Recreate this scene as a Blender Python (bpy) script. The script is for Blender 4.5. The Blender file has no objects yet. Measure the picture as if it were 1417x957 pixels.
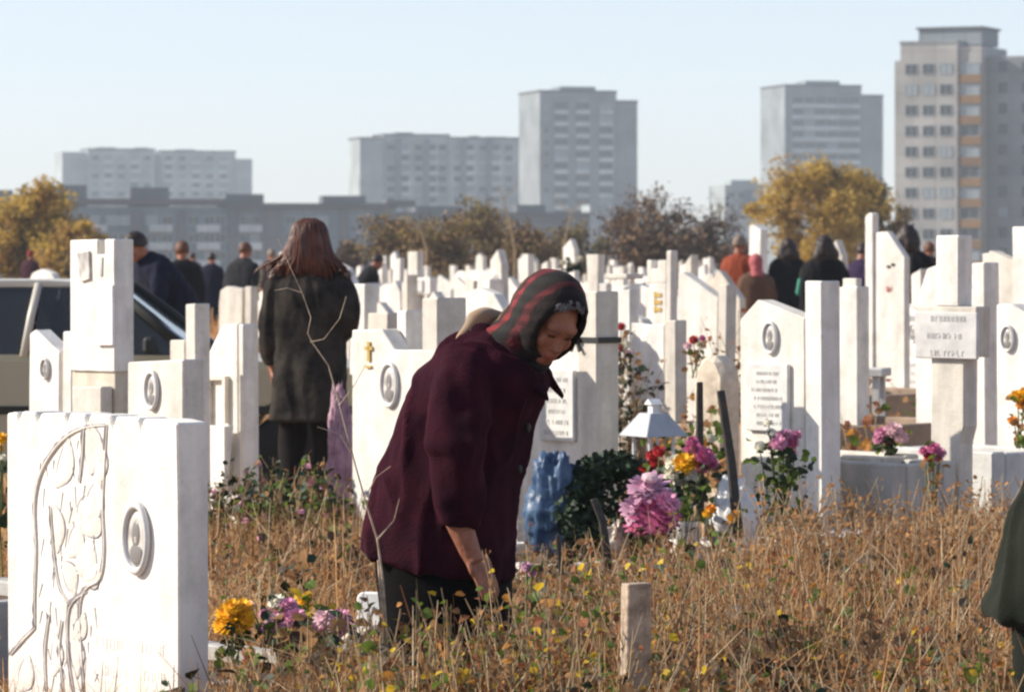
import bpy, bmesh, math, random
import numpy as np
from mathutils import Vector, Matrix, noise
R = math.radians
random.seed(7)
rng = np.random.default_rng(11)
SC = bpy.context.scene
COL = SC.collection

# ------------------------------------------------------------------ camera numbers
F, HZ, CH, CX = 5314.0, 340.0, 1.58, 708.5      # focal length in photo px, horizon row, eye height, centre column
def W(px, py, s):
    return Vector(((px - CX) / s, F / s, CH - (py - HZ) / s))
def G(px, s):
    return Vector(((px - CX) / s, F / s, 0.0))

# ------------------------------------------------------------------ materials
def mat(name, col, rough=0.8, var=0.0, scale=8.0, col2=None, bump=0.0, bscale=60.0, spec=0.3, metal=0.0, sheen=0.0, detail=6.0, trans=0.0, alpha=1.0):
    m = bpy.data.materials.new(name); m.use_nodes = True
    nt = m.node_tree; b = nt.nodes['Principled BSDF']
    b.inputs['Base Color'].default_value = (*col, 1); b.inputs['Roughness'].default_value = rough
    b.inputs['Specular IOR Level'].default_value = spec; b.inputs['Metallic'].default_value = metal
    if sheen:
        b.inputs['Sheen Weight'].default_value = sheen; b.inputs['Sheen Roughness'].default_value = 0.5
    if trans: b.inputs['Transmission Weight'].default_value = trans
    if alpha < 1: b.inputs['Alpha'].default_value = alpha
    tc = nt.nodes.new('ShaderNodeTexCoord')
    if var or col2:
        n = nt.nodes.new('ShaderNodeTexNoise'); n.inputs['Scale'].default_value = scale; n.inputs['Detail'].default_value = detail
        n.inputs['Roughness'].default_value = 0.65
        nt.links.new(tc.outputs['Object'], n.inputs['Vector'])
        r = nt.nodes.new('ShaderNodeValToRGB')
        c2 = col2 or tuple(c * (1 - var) for c in col)
        r.color_ramp.elements[0].position = 0.35; r.color_ramp.elements[1].position = 0.62
        r.color_ramp.elements[0].color = (*c2, 1); r.color_ramp.elements[1].color = (*col, 1)
        nt.links.new(n.outputs['Fac'], r.inputs['Fac']); nt.links.new(r.outputs['Color'], b.inputs['Base Color'])
    if bump:
        n2 = nt.nodes.new('ShaderNodeTexNoise'); n2.inputs['Scale'].default_value = bscale; n2.inputs['Detail'].default_value = 8
        nt.links.new(tc.outputs['Object'], n2.inputs['Vector'])
        bp = nt.nodes.new('ShaderNodeBump'); bp.inputs['Strength'].default_value = bump; bp.inputs['Distance'].default_value = 0.01
        nt.links.new(n2.outputs['Fac'], bp.inputs['Height']); nt.links.new(bp.outputs['Normal'], b.inputs['Normal'])
    return m

def stone_mat(name, col, stain, rough=0.75, streak=0.35):
    """weathered cement / marble: blotches, rain streaks, fine grain"""
    m = mat(name, col, rough, bump=0.25, bscale=90, spec=0.3)
    nt = m.node_tree; b = nt.nodes['Principled BSDF']
    tc = nt.nodes.new('ShaderNodeTexCoord')
    n = nt.nodes.new('ShaderNodeTexNoise'); n.inputs['Scale'].default_value = 5; n.inputs['Detail'].default_value = 9; n.inputs['Roughness'].default_value = .7
    nt.links.new(tc.outputs['Object'], n.inputs['Vector'])
    r = nt.nodes.new('ShaderNodeValToRGB'); r.color_ramp.elements[0].position = .3; r.color_ramp.elements[1].position = .55
    r.color_ramp.elements[0].color = (*stain, 1); r.color_ramp.elements[1].color = (*col, 1)
    nt.links.new(n.outputs['Fac'], r.inputs['Fac'])
    mp = nt.nodes.new('ShaderNodeMapping'); mp.inputs['Scale'].default_value = (7, 7, 0.8)
    nt.links.new(tc.outputs['Object'], mp.inputs['Vector'])
    n2 = nt.nodes.new('ShaderNodeTexNoise'); n2.inputs['Scale'].default_value = 1.6; n2.inputs['Detail'].default_value = 5
    nt.links.new(mp.outputs['Vector'], n2.inputs['Vector'])
    r2 = nt.nodes.new('ShaderNodeValToRGB'); r2.color_ramp.elements[0].position = .4; r2.color_ramp.elements[1].position = .62
    r2.color_ramp.elements[0].color = (1 - streak, 1 - streak, 1 - streak * .9, 1); r2.color_ramp.elements[1].color = (1, 1, 1, 1)
    nt.links.new(n2.outputs['Fac'], r2.inputs['Fac'])
    mx = nt.nodes.new('ShaderNodeMix'); mx.data_type = 'RGBA'; mx.blend_type = 'MULTIPLY'; mx.inputs[0].default_value = .6
    nt.links.new(r.outputs['Color'], mx.inputs[6]); nt.links.new(r2.outputs['Color'], mx.inputs[7])
    n3 = nt.nodes.new('ShaderNodeTexNoise'); n3.inputs['Scale'].default_value = 17; n3.inputs['Detail'].default_value = 7; n3.inputs['Roughness'].default_value = .75; nt.links.new(tc.outputs['Object'], n3.inputs['Vector'])
    r3 = nt.nodes.new('ShaderNodeValToRGB'); r3.color_ramp.elements[0].position = .60; r3.color_ramp.elements[1].position = .70; r3.color_ramp.elements[0].color = (0, 0, 0, 1); r3.color_ramp.elements[1].color = (.55, .55, .55, 1); nt.links.new(n3.outputs['Fac'], r3.inputs['Fac'])
    m4 = nt.nodes.new('ShaderNodeMix'); m4.data_type = 'RGBA'; nt.links.new(r3.outputs['Color'], m4.inputs[0]); nt.links.new(mx.outputs[2], m4.inputs[6]); m4.inputs[7].default_value = (stain[0] * .62, stain[1] * .6, stain[2] * .55, 1)
    oi = nt.nodes.new('ShaderNodeObjectInfo'); r4 = nt.nodes.new('ShaderNodeValToRGB'); r4.color_ramp.elements[0].color = (.80, .77, .72, 1); r4.color_ramp.elements[1].color = (1, 1, 1, 1); r4.color_ramp.elements[1].position = .6; nt.links.new(oi.outputs['Random'], r4.inputs['Fac'])
    m5 = nt.nodes.new('ShaderNodeMix'); m5.data_type = 'RGBA'; m5.blend_type = 'MULTIPLY'; m5.inputs[0].default_value = 1; nt.links.new(m4.outputs[2], m5.inputs[6]); nt.links.new(r4.outputs['Color'], m5.inputs[7])
    nt.links.new(m5.outputs[2], b.inputs['Base Color'])
    return m

M = {}
M['stone'] = stone_mat('white_stone', (.84, .81, .75), (.62, .59, .53), streak=.3)
M['stone_b'] = stone_mat('cream_stone', (.80, .75, .66), (.58, .53, .45), streak=.3)
M['stone_g'] = stone_mat('grey_stone', (.62, .62, .60), (.44, .44, .42), streak=.2)
M['concrete'] = stone_mat('concrete', (.48, .47, .44), (.28, .27, .25))
M['rough_stone'] = mat('rough_stone', (.66, .58, .47), .9, col2=(.42, .36, .28), scale=9, bump=.5, bscale=25)
M['plaque'] = mat('plaque_marble', (.66, .65, .63), .45, col2=(.50, .50, .49), scale=12, spec=.5)
M['ink'] = mat('carved_letters', (.56, .55, .53), .8)
M['dark_mark'] = mat('carved_groove', (.26, .24, .26), .9)  # dark tone standing in for recesses, also used for small marks
M['ring'] = mat('portrait_ring', (.60, .60, .60), .4, spec=.5, metal=.1)
M['photo'] = mat('portrait_enamel', (.66, .63, .58), .3, col2=(.34, .32, .31), scale=16, spec=.6, detail=1)
M['bust'] = mat('portrait_dark', (.20, .19, .185), .35)
M['face'] = mat('portrait_face', (.46, .42, .38), .35)
M['gold'] = mat('gilt', (.55, .38, .12), .4, metal=.4)
M['rust'] = mat('rusty_metal', (.16, .08, .045), .85, col2=(.08, .05, .035), scale=30)
M['iron'] = mat('dark_iron', (.03, .028, .027), .6, col2=(.06, .05, .04), scale=30)
M['tin_white'] = mat('shade_grey_tin', (.40, .42, .45), .45, col2=(.32, .34, .37), scale=12, metal=.0, spec=.5)  # white tin greyed evenly so the roof's shaded slope reads dark
M['tin'] = mat('tin', (.62, .64, .66), .42, col2=(.42, .42, .42), scale=14, metal=.6, spec=.5)
M['whitepaint'] = mat('white_paint', (.82, .82, .80), .5, col2=(.68, .67, .64), scale=14)
M['wood_grey'] = mat('weathered_wood', (.56, .44, .33), .9, col2=(.27, .20, .145), scale=22, bump=.5, bscale=50)
M['wood'] = mat('brown_wood', (.36, .19, .09), .8, col2=(.20, .10, .05), scale=18, bump=.3)
M['soil'] = mat('soil', (.16, .10, .06), .95, col2=(.09, .058, .036), scale=2.2, bump=.6, bscale=8)
M['ground'] = mat('dry_turf', (.40, .25, .12), .95, col2=(.17, .10, .055), scale=3.1, bump=.8, bscale=9, detail=12)
M['kerb_brown'] = mat('brown_cement', (.34, .25, .18), .9, col2=(.22, .16, .12), scale=5, bump=.4, bscale=30)
# plants
M['straw'] = mat('straw', (0.78, 0.49, 0.21), .75, col2=(0.6, 0.3, 0.12), scale=1.9)
M['tan'] = mat('tan_grass', (0.6, 0.33, 0.135), .8, col2=(0.42, 0.19, 0.075), scale=1.9)
M['brown'] = mat('brown_grass', (0.38, 0.175, 0.07), .85, col2=(0.22, 0.09, 0.04), scale=1.9)
M['pale'] = mat('pale_straw', (0.88, 0.72, 0.48), .7, var=.2, scale=1.2)
M['umber'] = mat('umber_blade', (.12, .060, .030), .85, var=.3, scale=1.2)
M['olive'] = mat('olive_blade', (0.24, 0.2, 0.07), .8, var=.3, scale=1.2)
M['l_yel'] = mat('yellow_leaf', (0.754, 0.52, 0.046), .6, var=.2, scale=9)
M['l_org'] = mat('orange_leaf', (0.55, 0.25, 0.05), .65, var=.3, scale=9)
M['l_grn'] = mat('green_leaf', (0.13, 0.195, 0.033), .6, var=.3, scale=9)
M['l_red'] = mat('russet_leaf', (0.36, 0.14, 0.065), .7, var=.3, scale=9)
M['l_brn'] = mat('dead_leaf', (0.4, 0.22, 0.1), .85, var=.4, scale=9)
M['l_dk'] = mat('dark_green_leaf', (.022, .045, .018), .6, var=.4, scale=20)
M['stemg'] = mat('green_stem', (.12, .14, .04), .7)
M['stemb'] = mat('dry_stem', (.40, .29, .17), .8, var=.4, scale=14)
M['bark'] = mat('bark', (.10, .075, .055), .9, var=.4, scale=6)
M['f_yel'] = mat('yellow_petal', (.85, .44, .010), .6, var=.15, scale=30)
M['f_org'] = mat('orange_petal', (.78, .27, .015), .6, var=.2, scale=30)
M['f_pink'] = mat('pink_petal', (.66, .27, .42), .6, var=.25, scale=30)
M['f_pale'] = mat('pale_pink_petal', (.74, .48, .52), .6, var=.2, scale=30)
M['f_mag'] = mat('magenta_petal', (.56, .12, .26), .55, var=.3, scale=30)
M['f_pur'] = mat('mauve_petal', (.60, .33, .46), .6, var=.3, scale=30)
M['f_wht'] = mat('white_petal', (.80, .76, .62), .6, var=.15, scale=30)
M['f_red'] = mat('red_petal', (.48, .025, .03), .55, var=.3, scale=30)
M['f_rust'] = mat('rust_petal', (.42, .11, .02), .7, var=.3, scale=30)
M['bluebag'] = mat('blue_plastic', (.020, .050, .125), .4, col2=(.075, .13, .21), scale=11, spec=.3, bump=.5, bscale=18)
M['film'] = mat('clear_film', (.46, .40, .34), .4, col2=(.30, .24, .19), scale=10, spec=.6)
M['lilac'] = mat('lilac_paper', (.42, .27, .33), .7, col2=(.24, .13, .19), scale=16)
M['skin'] = mat('skin', (.36, .155, .095), .55, col2=(.24, .09, .055), scale=26, spec=.35, bump=.35, bscale=70)
M['lips'] = mat('lips', (.30, .09, .07), .5)
M['eyes'] = mat('eye_shade', (.05, .03, .025), .4)
M['brow'] = mat('brow', (.16, .10, .08), .8)
M['grey_hair'] = mat('grey_hair', (.17, .165, .17), .7, col2=(.06, .055, .06), scale=60)
M['shoe'] = mat('shoe_leather', (.02, .018, .016), .5)
M['glass'] = mat('car_glass', (.09, .10, .11), .06, spec=.6, trans=.75)
M['pane'] = mat('window_pane', (.022, .026, .034), .18, spec=.6)
M['pane_l'] = mat('window_pane_pale', (.22, .26, .29), .25, spec=.6)
M['carpaint'] = mat('beige_car_paint', (.40, .365, .26), .35, spec=.6, var=.06, scale=3)
M['carroof'] = mat('pale_car_roof', (.50, .475, .41), .4, spec=.5)
M['rubber'] = mat('rubber', (.018, .018, .018), .85)
M['chrome'] = mat('chrome', (.7, .7, .7), .2, metal=1)
M['seat'] = mat('maroon_seat', (.10, .016, .022), .9)
M['trimdark'] = mat('dark_trim', (.025, .027, .025), .6)
M['lamp'] = mat('headlamp_glass', (.7, .72, .72), .1, spec=.7)
def leafy(m, k=.45):
    nt = m.node_tree; b = nt.nodes['Principled BSDF']; out = nt.nodes['Material Output']; t = nt.nodes.new('ShaderNodeBsdfTranslucent'); mx = nt.nodes.new('ShaderNodeMixShader'); mx.inputs[0].default_value = k
    src = b.inputs['Base Color'].links[0].from_socket if b.inputs['Base Color'].links else None
    if src: nt.links.new(src, t.inputs['Color'])
    else: t.inputs['Color'].default_value = b.inputs['Base Color'].default_value
    nt.links.new(b.outputs[0], mx.inputs[1]); nt.links.new(t.outputs[0], mx.inputs[2]); nt.links.new(mx.outputs[0], out.inputs['Surface'])
for k_ in ('straw', 'tan', 'brown', 'pale', 'olive', 'umber', 'l_yel', 'l_org', 'l_grn', 'l_red', 'l_brn'): leafy(M[k_])
def cloth(name, col, col2=None, scale=5, sheen=.04, bump=.35, bscale=140):
    return mat(name, col, .9, col2=col2 or tuple(c * .7 for c in col), scale=scale, sheen=sheen, bump=bump, bscale=bscale, spec=.06)

# ------------------------------------------------------------------ mesh building
class MB:
    def __init__(s): s.v = []; s.f = []; s.m = []
    def add(s, vs, fs, mi=0):
        o = len(s.v); s.v += [Vector(v) for v in vs]
        for f in fs: s.f.append([i + o for i in f]); s.m.append(mi)
        return o
    def box(s, c, d, mi=0, rz=0.0, taper=1.0):
        x, y, z = d[0] / 2, d[1] / 2, d[2] / 2; q = Matrix.Rotation(rz, 3, 'Z'); c = Vector(c)
        vs = [c + q @ Vector((sx * x * (taper if sz > 0 else 1), sy * y * (taper if sz > 0 else 1), sz * z)) for sz in (-1, 1) for sy in (-1, 1) for sx in (-1, 1)]
        s.add(vs, [(0, 2, 3, 1), (4, 5, 7, 6), (0, 1, 5, 4), (2, 6, 7, 3), (0, 4, 6, 2), (1, 3, 7, 5)], mi)
    def prism(s, poly, y0, y1, mi=0):
        """poly of (x, z), extruded along local y"""
        a = sum(poly[i][0] * poly[(i + 1) % len(poly)][1] - poly[(i + 1) % len(poly)][0] * poly[i][1] for i in range(len(poly)))
        if a < 0: poly = poly[::-1]
        n = len(poly)
        vs = [(x, y0, z) for x, z in poly] + [(x, y1, z) for x, z in poly]
        fs = [tuple(range(n)), tuple(range(2 * n - 1, n - 1, -1))]
        for i in range(n):
            j = (i + 1) % n; fs.append((j, i, n + i, n + j))
        s.add(vs, fs, mi)
    def tube(s, pts, rad, n=8, mi=0, cap=True, ecc=1.0):
        pts = [Vector(p) for p in pts]
        if not isinstance(rad, (list, tuple)): rad = [rad] * len(pts)
        up = Vector((0, 0, 1)); rings = []; prev = None
        for i, p in enumerate(pts):
            t = (pts[min(i + 1, len(pts) - 1)] - pts[max(i - 1, 0)]).normalized()
            if prev is None:
                a = t.cross(up)
                if a.length < .05: a = t.cross(Vector((1, 0, 0)))
            else:
                a = prev - t * prev.dot(t)
            a.normalize(); prev = a; b = t.cross(a)
            rings.append([p + (a * math.cos(k * 2 * math.pi / n) + b * math.sin(k * 2 * math.pi / n) * ecc) * rad[i] for k in range(n)])
        s.loft(rings, mi, cap, cap)
    def loft(s, rings, mi=0, cap0=True, cap1=True):
        n = len(rings[0]); o = len(s.v)
        for r in rings: s.v += [Vector(v) for v in r]
        for i in range(len(rings) - 1):
            for k in range(n):
                k2 = (k + 1) % n
                s.f.append([o + i * n + k, o + i * n + k2, o + (i + 1) * n + k2, o + (i + 1) * n + k]); s.m.append(mi)
        if cap0: s.f.append([o + k for k in range(n - 1, -1, -1)]); s.m.append(mi)
        if cap1: s.f.append([o + (len(rings) - 1) * n + k for k in range(n)]); s.m.append(mi)
    def ball(s, c, r, mi=0, nu=12, nv=8, mtx=None):
        if not isinstance(r, (list, tuple)): r = (r, r, r)
        c = Vector(c); q = mtx or Matrix.Identity(3); vs = [c + q @ Vector((0, 0, -r[2]))]
        for j in range(1, nv):
            th = math.pi * j / nv
            for k in range(nu):
                ph = 2 * math.pi * k / nu
                vs.append(c + q @ Vector((r[0] * math.sin(th) * math.cos(ph), r[1] * math.sin(th) * math.sin(ph), -r[2] * math.cos(th))))
        vs.append(c + q @ Vector((0, 0, r[2]))); fs = []
        for k in range(nu):
            k2 = (k + 1) % nu; fs.append((0, 1 + k2, 1 + k)); L = 1 + (nv - 2) * nu; fs.append((len(vs) - 1, L + k, L + k2))
            for j in range(nv - 2): a = 1 + j * nu; fs.append((a + k, a + k2, a + nu + k2, a + nu + k))
        s.add(vs, fs, mi)
    def lathe(s, prof, c=(0, 0, 0), n=16, mi=0, sx=1.0, axis='z'):
        rings = []
        for r, h in prof:
            ring = []
            for k in range(n):
                a = 2 * math.pi * k / n; x, y = r * math.cos(a) * sx, r * math.sin(a)
                ring.append(Vector(c) + (Vector((x, y, h)) if axis == 'z' else Vector((x, -h, y))))
            rings.append(ring)
        s.loft(rings, mi)
    def mesh(s, name, mats, bevel=0.0, smooth=False, noise_amp=0.0, noise_scale=4.0, seg=1):
        me = bpy.data.meshes.new(name)
        me.from_pydata([tuple(v) for v in s.v], [], s.f)
        for m in (mats if isinstance(mats, (list, tuple)) else [mats]): me.materials.append(m)
        me.polygons.foreach_set('material_index', s.m)
        if bevel or noise_amp:
            bm = bmesh.new(); bm.from_mesh(me)
            if bevel:
                es = [e for e in bm.edges if len(e.link_faces) == 2 and e.calc_face_angle(0) > .35]
                bmesh.ops.bevel(bm, geom=es, offset=bevel, segments=seg, affect='EDGES', clamp_overlap=True)
            if noise_amp:
                for v in bm.verts: v.co += noise.noise_vector(v.co * noise_scale) * noise_amp
            bm.to_mesh(me); bm.free()
        if smooth: me.polygons.foreach_set('use_smooth', [True] * len(me.polygons))
        me.update(); return me
    def build(s, name, mats, parent=None, **k):
        return link(name, s.mesh(name, mats, **k), parent)
def link(name, me, parent=None, loc=None, rz=0.0):
    o = bpy.data.objects.new(name, me); COL.objects.link(o)
    if parent: o.parent = parent
    if loc is not None: o.location = loc
    o.rotation_euler[2] = rz
    return o
def tag(o, label=None, cat=None, group=None, kind=None):
    if label: o['label'] = label
    if cat: o['category'] = cat
    if group: o['group'] = group
    if kind: o['kind'] = kind
    return o
def thing(name, label, cat, loc=(0, 0, 0), rz=0.0, group=None):
    return tag(link(name, None, None, loc, rz), label, cat, group)
def dup(root, loc, rz, label=None, scale=None):
    r = root.copy(); COL.objects.link(r); r.location = loc; r.rotation_euler[2] = rz
    if label: r['label'] = label
    if scale: r.scale = scale
    for ch in list(root.children):
        c = ch.copy(); COL.objects.link(c); c.parent = r
        for g in ch.children:
            d = g.copy(); COL.objects.link(d); d.parent = c
    return r

# ------------------------------------------------------------------ sky, sun, camera, haze
SUN_AZ, SUN_EL = 95.0, 31.0            # azimuth measured from the camera's back towards the left
sd = Vector((-math.sin(R(SUN_AZ)) * math.cos(R(SUN_EL)), -math.cos(R(SUN_AZ)) * math.cos(R(SUN_EL)), math.sin(R(SUN_EL))))
wd = bpy.data.worlds.new('World'); SC.world = wd; wd.use_nodes = True
nt = wd.node_tree; bg = nt.nodes['Background']
sky = nt.nodes.new('ShaderNodeTexSky'); sky.sky_type = 'NISHITA'; sky.sun_disc = False
sky.sun_elevation = R(SUN_EL); sky.sun_rotation = math.atan2(sd.x, sd.y) % (2 * math.pi)
sky.air_density = 1.0; sky.dust_density = .3; sky.ozone_density = 2.0
tint = nt.nodes.new('ShaderNodeMix'); tint.data_type = 'RGBA'; tint.blend_type = 'MULTIPLY'; tint.inputs[0].default_value = 1; tint.inputs[7].default_value = (.93, .96, 1.09, 1)
hs = nt.nodes.new('ShaderNodeHueSaturation'); hs.inputs['Saturation'].default_value = .55; nt.links.new(sky.outputs[0], hs.inputs['Color']); nt.links.new(hs.outputs[0], tint.inputs[6]); nt.links.new(tint.outputs[2], bg.inputs[0]); bg.inputs[1].default_value = 0.083
sl = bpy.data.lights.new('sun', 'SUN'); sl.energy = 3.7; sl.angle = R(.5); sl.color = (1, .91, .77)
so = bpy.data.objects.new('sun', sl); COL.objects.link(so); so.rotation_euler = (-sd).to_track_quat('-Z', 'Y').to_euler(); so.location = (-30, -10, 40)
cam = bpy.data.cameras.new('camera'); co = bpy.data.objects.new('camera', cam); COL.objects.link(co); SC.camera = co
co.location = (0, 0, CH); co.rotation_euler = (R(90), 0, 0)
cam.sensor_width = 36; cam.lens = 36 * F / 1417.0; cam.shift_y = -(478.5 - HZ) / 1417.0
cam.clip_start = .5; cam.clip_end = 9000
cam.dof.use_dof = True; cam.dof.focus_distance = 11.6; cam.dof.aperture_fstop = 10.0
SC.view_settings.view_transform = 'Standard'; SC.view_settings.look = 'None'; SC.view_settings.gamma = 1
SC.view_settings.exposure = 1.0
SC.cycles.pixel_filter_type = 'BLACKMAN_HARRIS'; SC.cycles.filter_width = 2.3
SC.cycles.volume_bounces = 3; SC.cycles.max_bounces = 8; SC.cycles.use_denoising = True

def haze(density):
    mb = MB(); mb.box((0, 700, 26), (2600, 1760, 96))
    m = bpy.data.materials.new('haze'); m.use_nodes = True; n = m.node_tree
    for x in list(n.nodes): n.nodes.remove(x)
    out = n.nodes.new('ShaderNodeOutputMaterial'); v = n.nodes.new('ShaderNodeVolumePrincipled')
    v.inputs['Color'].default_value = (.72, .87, 1, 1); v.inputs['Density'].default_value = density; v.inputs['Anisotropy'].default_value = 0
    n.links.new(v.outputs[0], out.inputs['Volume'])
    tag(mb.build('haze', m), kind='stuff')
haze(0.00032)

# ground: one sheet, level in the cemetery and falling away towards the town
def ground_z(x, y):
    t = max(0.0, min(1.0, (y - 165) / 260)); return -18 * t * t * (3 - 2 * t)
def make_ground():
    xs = [-1280, -900, -400, -160, -80] + [i * 4 for i in range(-10, 11)] + [80, 160, 400, 900, 1280]
    ys = [-160, -100, -30] + [i * 4 for i in range(0, 26)] + [110, 125, 140, 155, 165, 180, 200, 225, 250, 280, 310, 340, 370, 400, 425, 500, 700, 1000, 1300, 1560]
    mb = MB(); vs = []
    for y in ys:
        for x in xs:
            vs.append((x, y, ground_z(x, y) + (noise.noise((x * .35, y * .35, 0)) * .03 if abs(x) < 41 and 0 <= y < 101 else 0)))
    n = len(xs)
    mb.add(vs, [(j * n + i, j * n + i + 1, (j + 1) * n + i + 1, (j + 1) * n + i) for j in range(len(ys) - 1) for i in range(n - 1)])
    tag(mb.build('ground', M['ground'], smooth=True), kind='structure')
make_ground()

# ------------------------------------------------------------------ gravestones
class Frame:
    """upright plane of a stone's front: turned so that its right end is nearer to the camera by a degrees"""
    def __init__(s, px, sc, a):
        s.p = G(px, sc); s.a = R(a); s.s = sc
    def uv(s, px, py, y0=0.0):
        n = Vector((math.sin(s.a), math.cos(s.a), 0)); u = Vector((math.cos(s.a), -math.sin(s.a), 0))
        d = Vector(((px - CX) / F, 1, -(py - HZ) / F)); p0 = s.p + n * y0
        k = p0.dot(n) / d.dot(n); P = Vector((0, 0, CH)) + d * k
        return ((P - s.p).dot(u), P.z)
    def poly(s, pts, y0=0.0, base=-.06):
        q = [s.uv(x, y, y0) for x, y in pts]
        return [(q[0][0], base)] + q + [(q[-1][0], base)]

def slab(root, fr, pts, t, y0=0.0, name='slab', m=None, base=-.06, bevel=.006, closed=False, lab=None):
    mb = MB(); q = [fr.uv(x, y, y0) for x, y in pts] if closed else fr.poly(pts, y0, base)
    mb.prism(q, y0, y0 + t); o = mb.build(name, m or M['stone'], root, bevel=bevel)
    if lab: o['label'] = lab
    return o
def oval_at(root, u, z, h, y=0.0, ratio=.60):
    mb = MB(); r = h / 2
    mb.lathe([(r * .80, .0), (r * 1.0, .0), (r * 1.02, .008), (r * .98, .016), (r * .88, .019), (r * .80, .012), (r * .78, .004)], (0, 0, 0), 28, 0, ratio, 'y')
    o = mb.build('portrait_oval', M['ring'], root, smooth=True); o.location = (u, y - .001, z)
    m2 = MB(); m2.lathe([(r * .8, .0), (r * .8, .006), (r * .5, .009), (.001, .010)], (0, 0, 0), 24, 0, ratio, 'y')
    bx = lambda x, z, rx, rz, mi: m2.ball((x * r * ratio, -.0085, z * r), (rx * r * ratio, .004, rz * r), mi, 12, 8)
    bx(0, -.42, .52, .30, 1); bx(0, .10, .36, .38, 1); bx(0, .04, .25, .28, 2)
    m2.build('photo', [M['photo'], M['bust'], M['face']], o, smooth=True); return o
def oval(root, fr, px, py, hpx, y0=0.0):
    u, z = fr.uv(px, py, y0); return oval_at(root, u, z, hpx / fr.s, y0)
def plaque_at(root, u0, u1, z0, z1, y=0.0, t=.022, m=None, rows=6):
    mb = MB(); mb.prism([(u0, z0), (u1, z0), (u1, z1), (u0, z1)], y - t, y - .001)
    o = mb.build('plaque', m or M['plaque'], root, bevel=.004)
    tx = MB(); rr = random.Random(int(abs(u0 * 999 + z0 * 777)) + 3); H_ = z1 - z0; L = u1 - u0
    for k in range(rows):
        z = z1 - H_ * (.14 + .74 * k / max(1, rows - 1)); x = u0 + L * .14; h = H_ / rows * .36
        x += L * rr.choice([0, .06, .12]); e = u1 - L * rr.choice([.14, .2, .26])
        while x < e:
            w = h * rr.uniform(.45, .8)
            kind = rr.random()
            tx.box((x + w * .12, y - t - .0015, z), (w * .22, .002, h))
            if kind < .6: tx.box((x + w * .7, y - t - .0015, z), (w * .22, .002, h))
            if kind > .35: tx.box((x + w * .45, y - t - .0014, z + rr.choice([-h, 0, h]) * .4), (w * .6, .0018, h * .2))
            x += w * 1.35 + (h * .5 if rr.random() < .18 else 0)
    tx.box(((u0 + u1) / 2, -t / 2, (z0 + z1) / 2), (L * .8, .004, H_ * .8))      # added plate buried in the plaque, unseen, tying the letters together
    tx.build('inscription', M['ink'], o); return o
def plaque(root, fr, x0, x1, ya, yb, y0=0.0, **k):
    u0, z1 = fr.uv(x0, ya, y0); u1, _ = fr.uv(x1, ya, y0); _, z0 = fr.uv((x0 + x1) / 2, yb, y0)
    return plaque_at(root, u0, u1, z0, z1, y0, **k)
def stone(label, px, s, a, cat='gravestone', name='headstone', group=None):
    fr = Frame(px, s, a); t = thing(name, label, cat, fr.p, -fr.a, group); t.rotation_euler[1] = R(random.Random(int(px * 3)).gauss(0, .5)); return t, fr

def kerb_bed(label, px, s, a, w, l, h, m='concrete', fill='soil', th=.09, name='grave_bed', sunk=.05):
    """raised grave surround running out from the foot of the headstone towards the viewer's left"""
    t = thing(name, label, 'grave bed', G(px, s), -R(a))
    mb = MB()
    mb.box((0, -th / 2, (h - .06) / 2), (w, th, h + .06)); mb.box((0, -l + th / 2, (h - .06) / 2), (w, th, h + .06))
    mb.box((-w / 2 + th / 2, -l / 2, (h - .066) / 2), (th, l - 2 * th, h + .054)); mb.box((w / 2 - th / 2, -l / 2, (h - .066) / 2), (th, l - 2 * th, h + .054))
    mb.build('kerb', M[m], t, bevel=.008)
    mf = MB(); mf.box((0, -l / 2, (h - sunk) / 2 - .03), (w - 2 * th - .004, l - 2 * th - .004, h - sunk + .06)); mf.build('soil_fill', M[fill], t)
    return t

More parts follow.
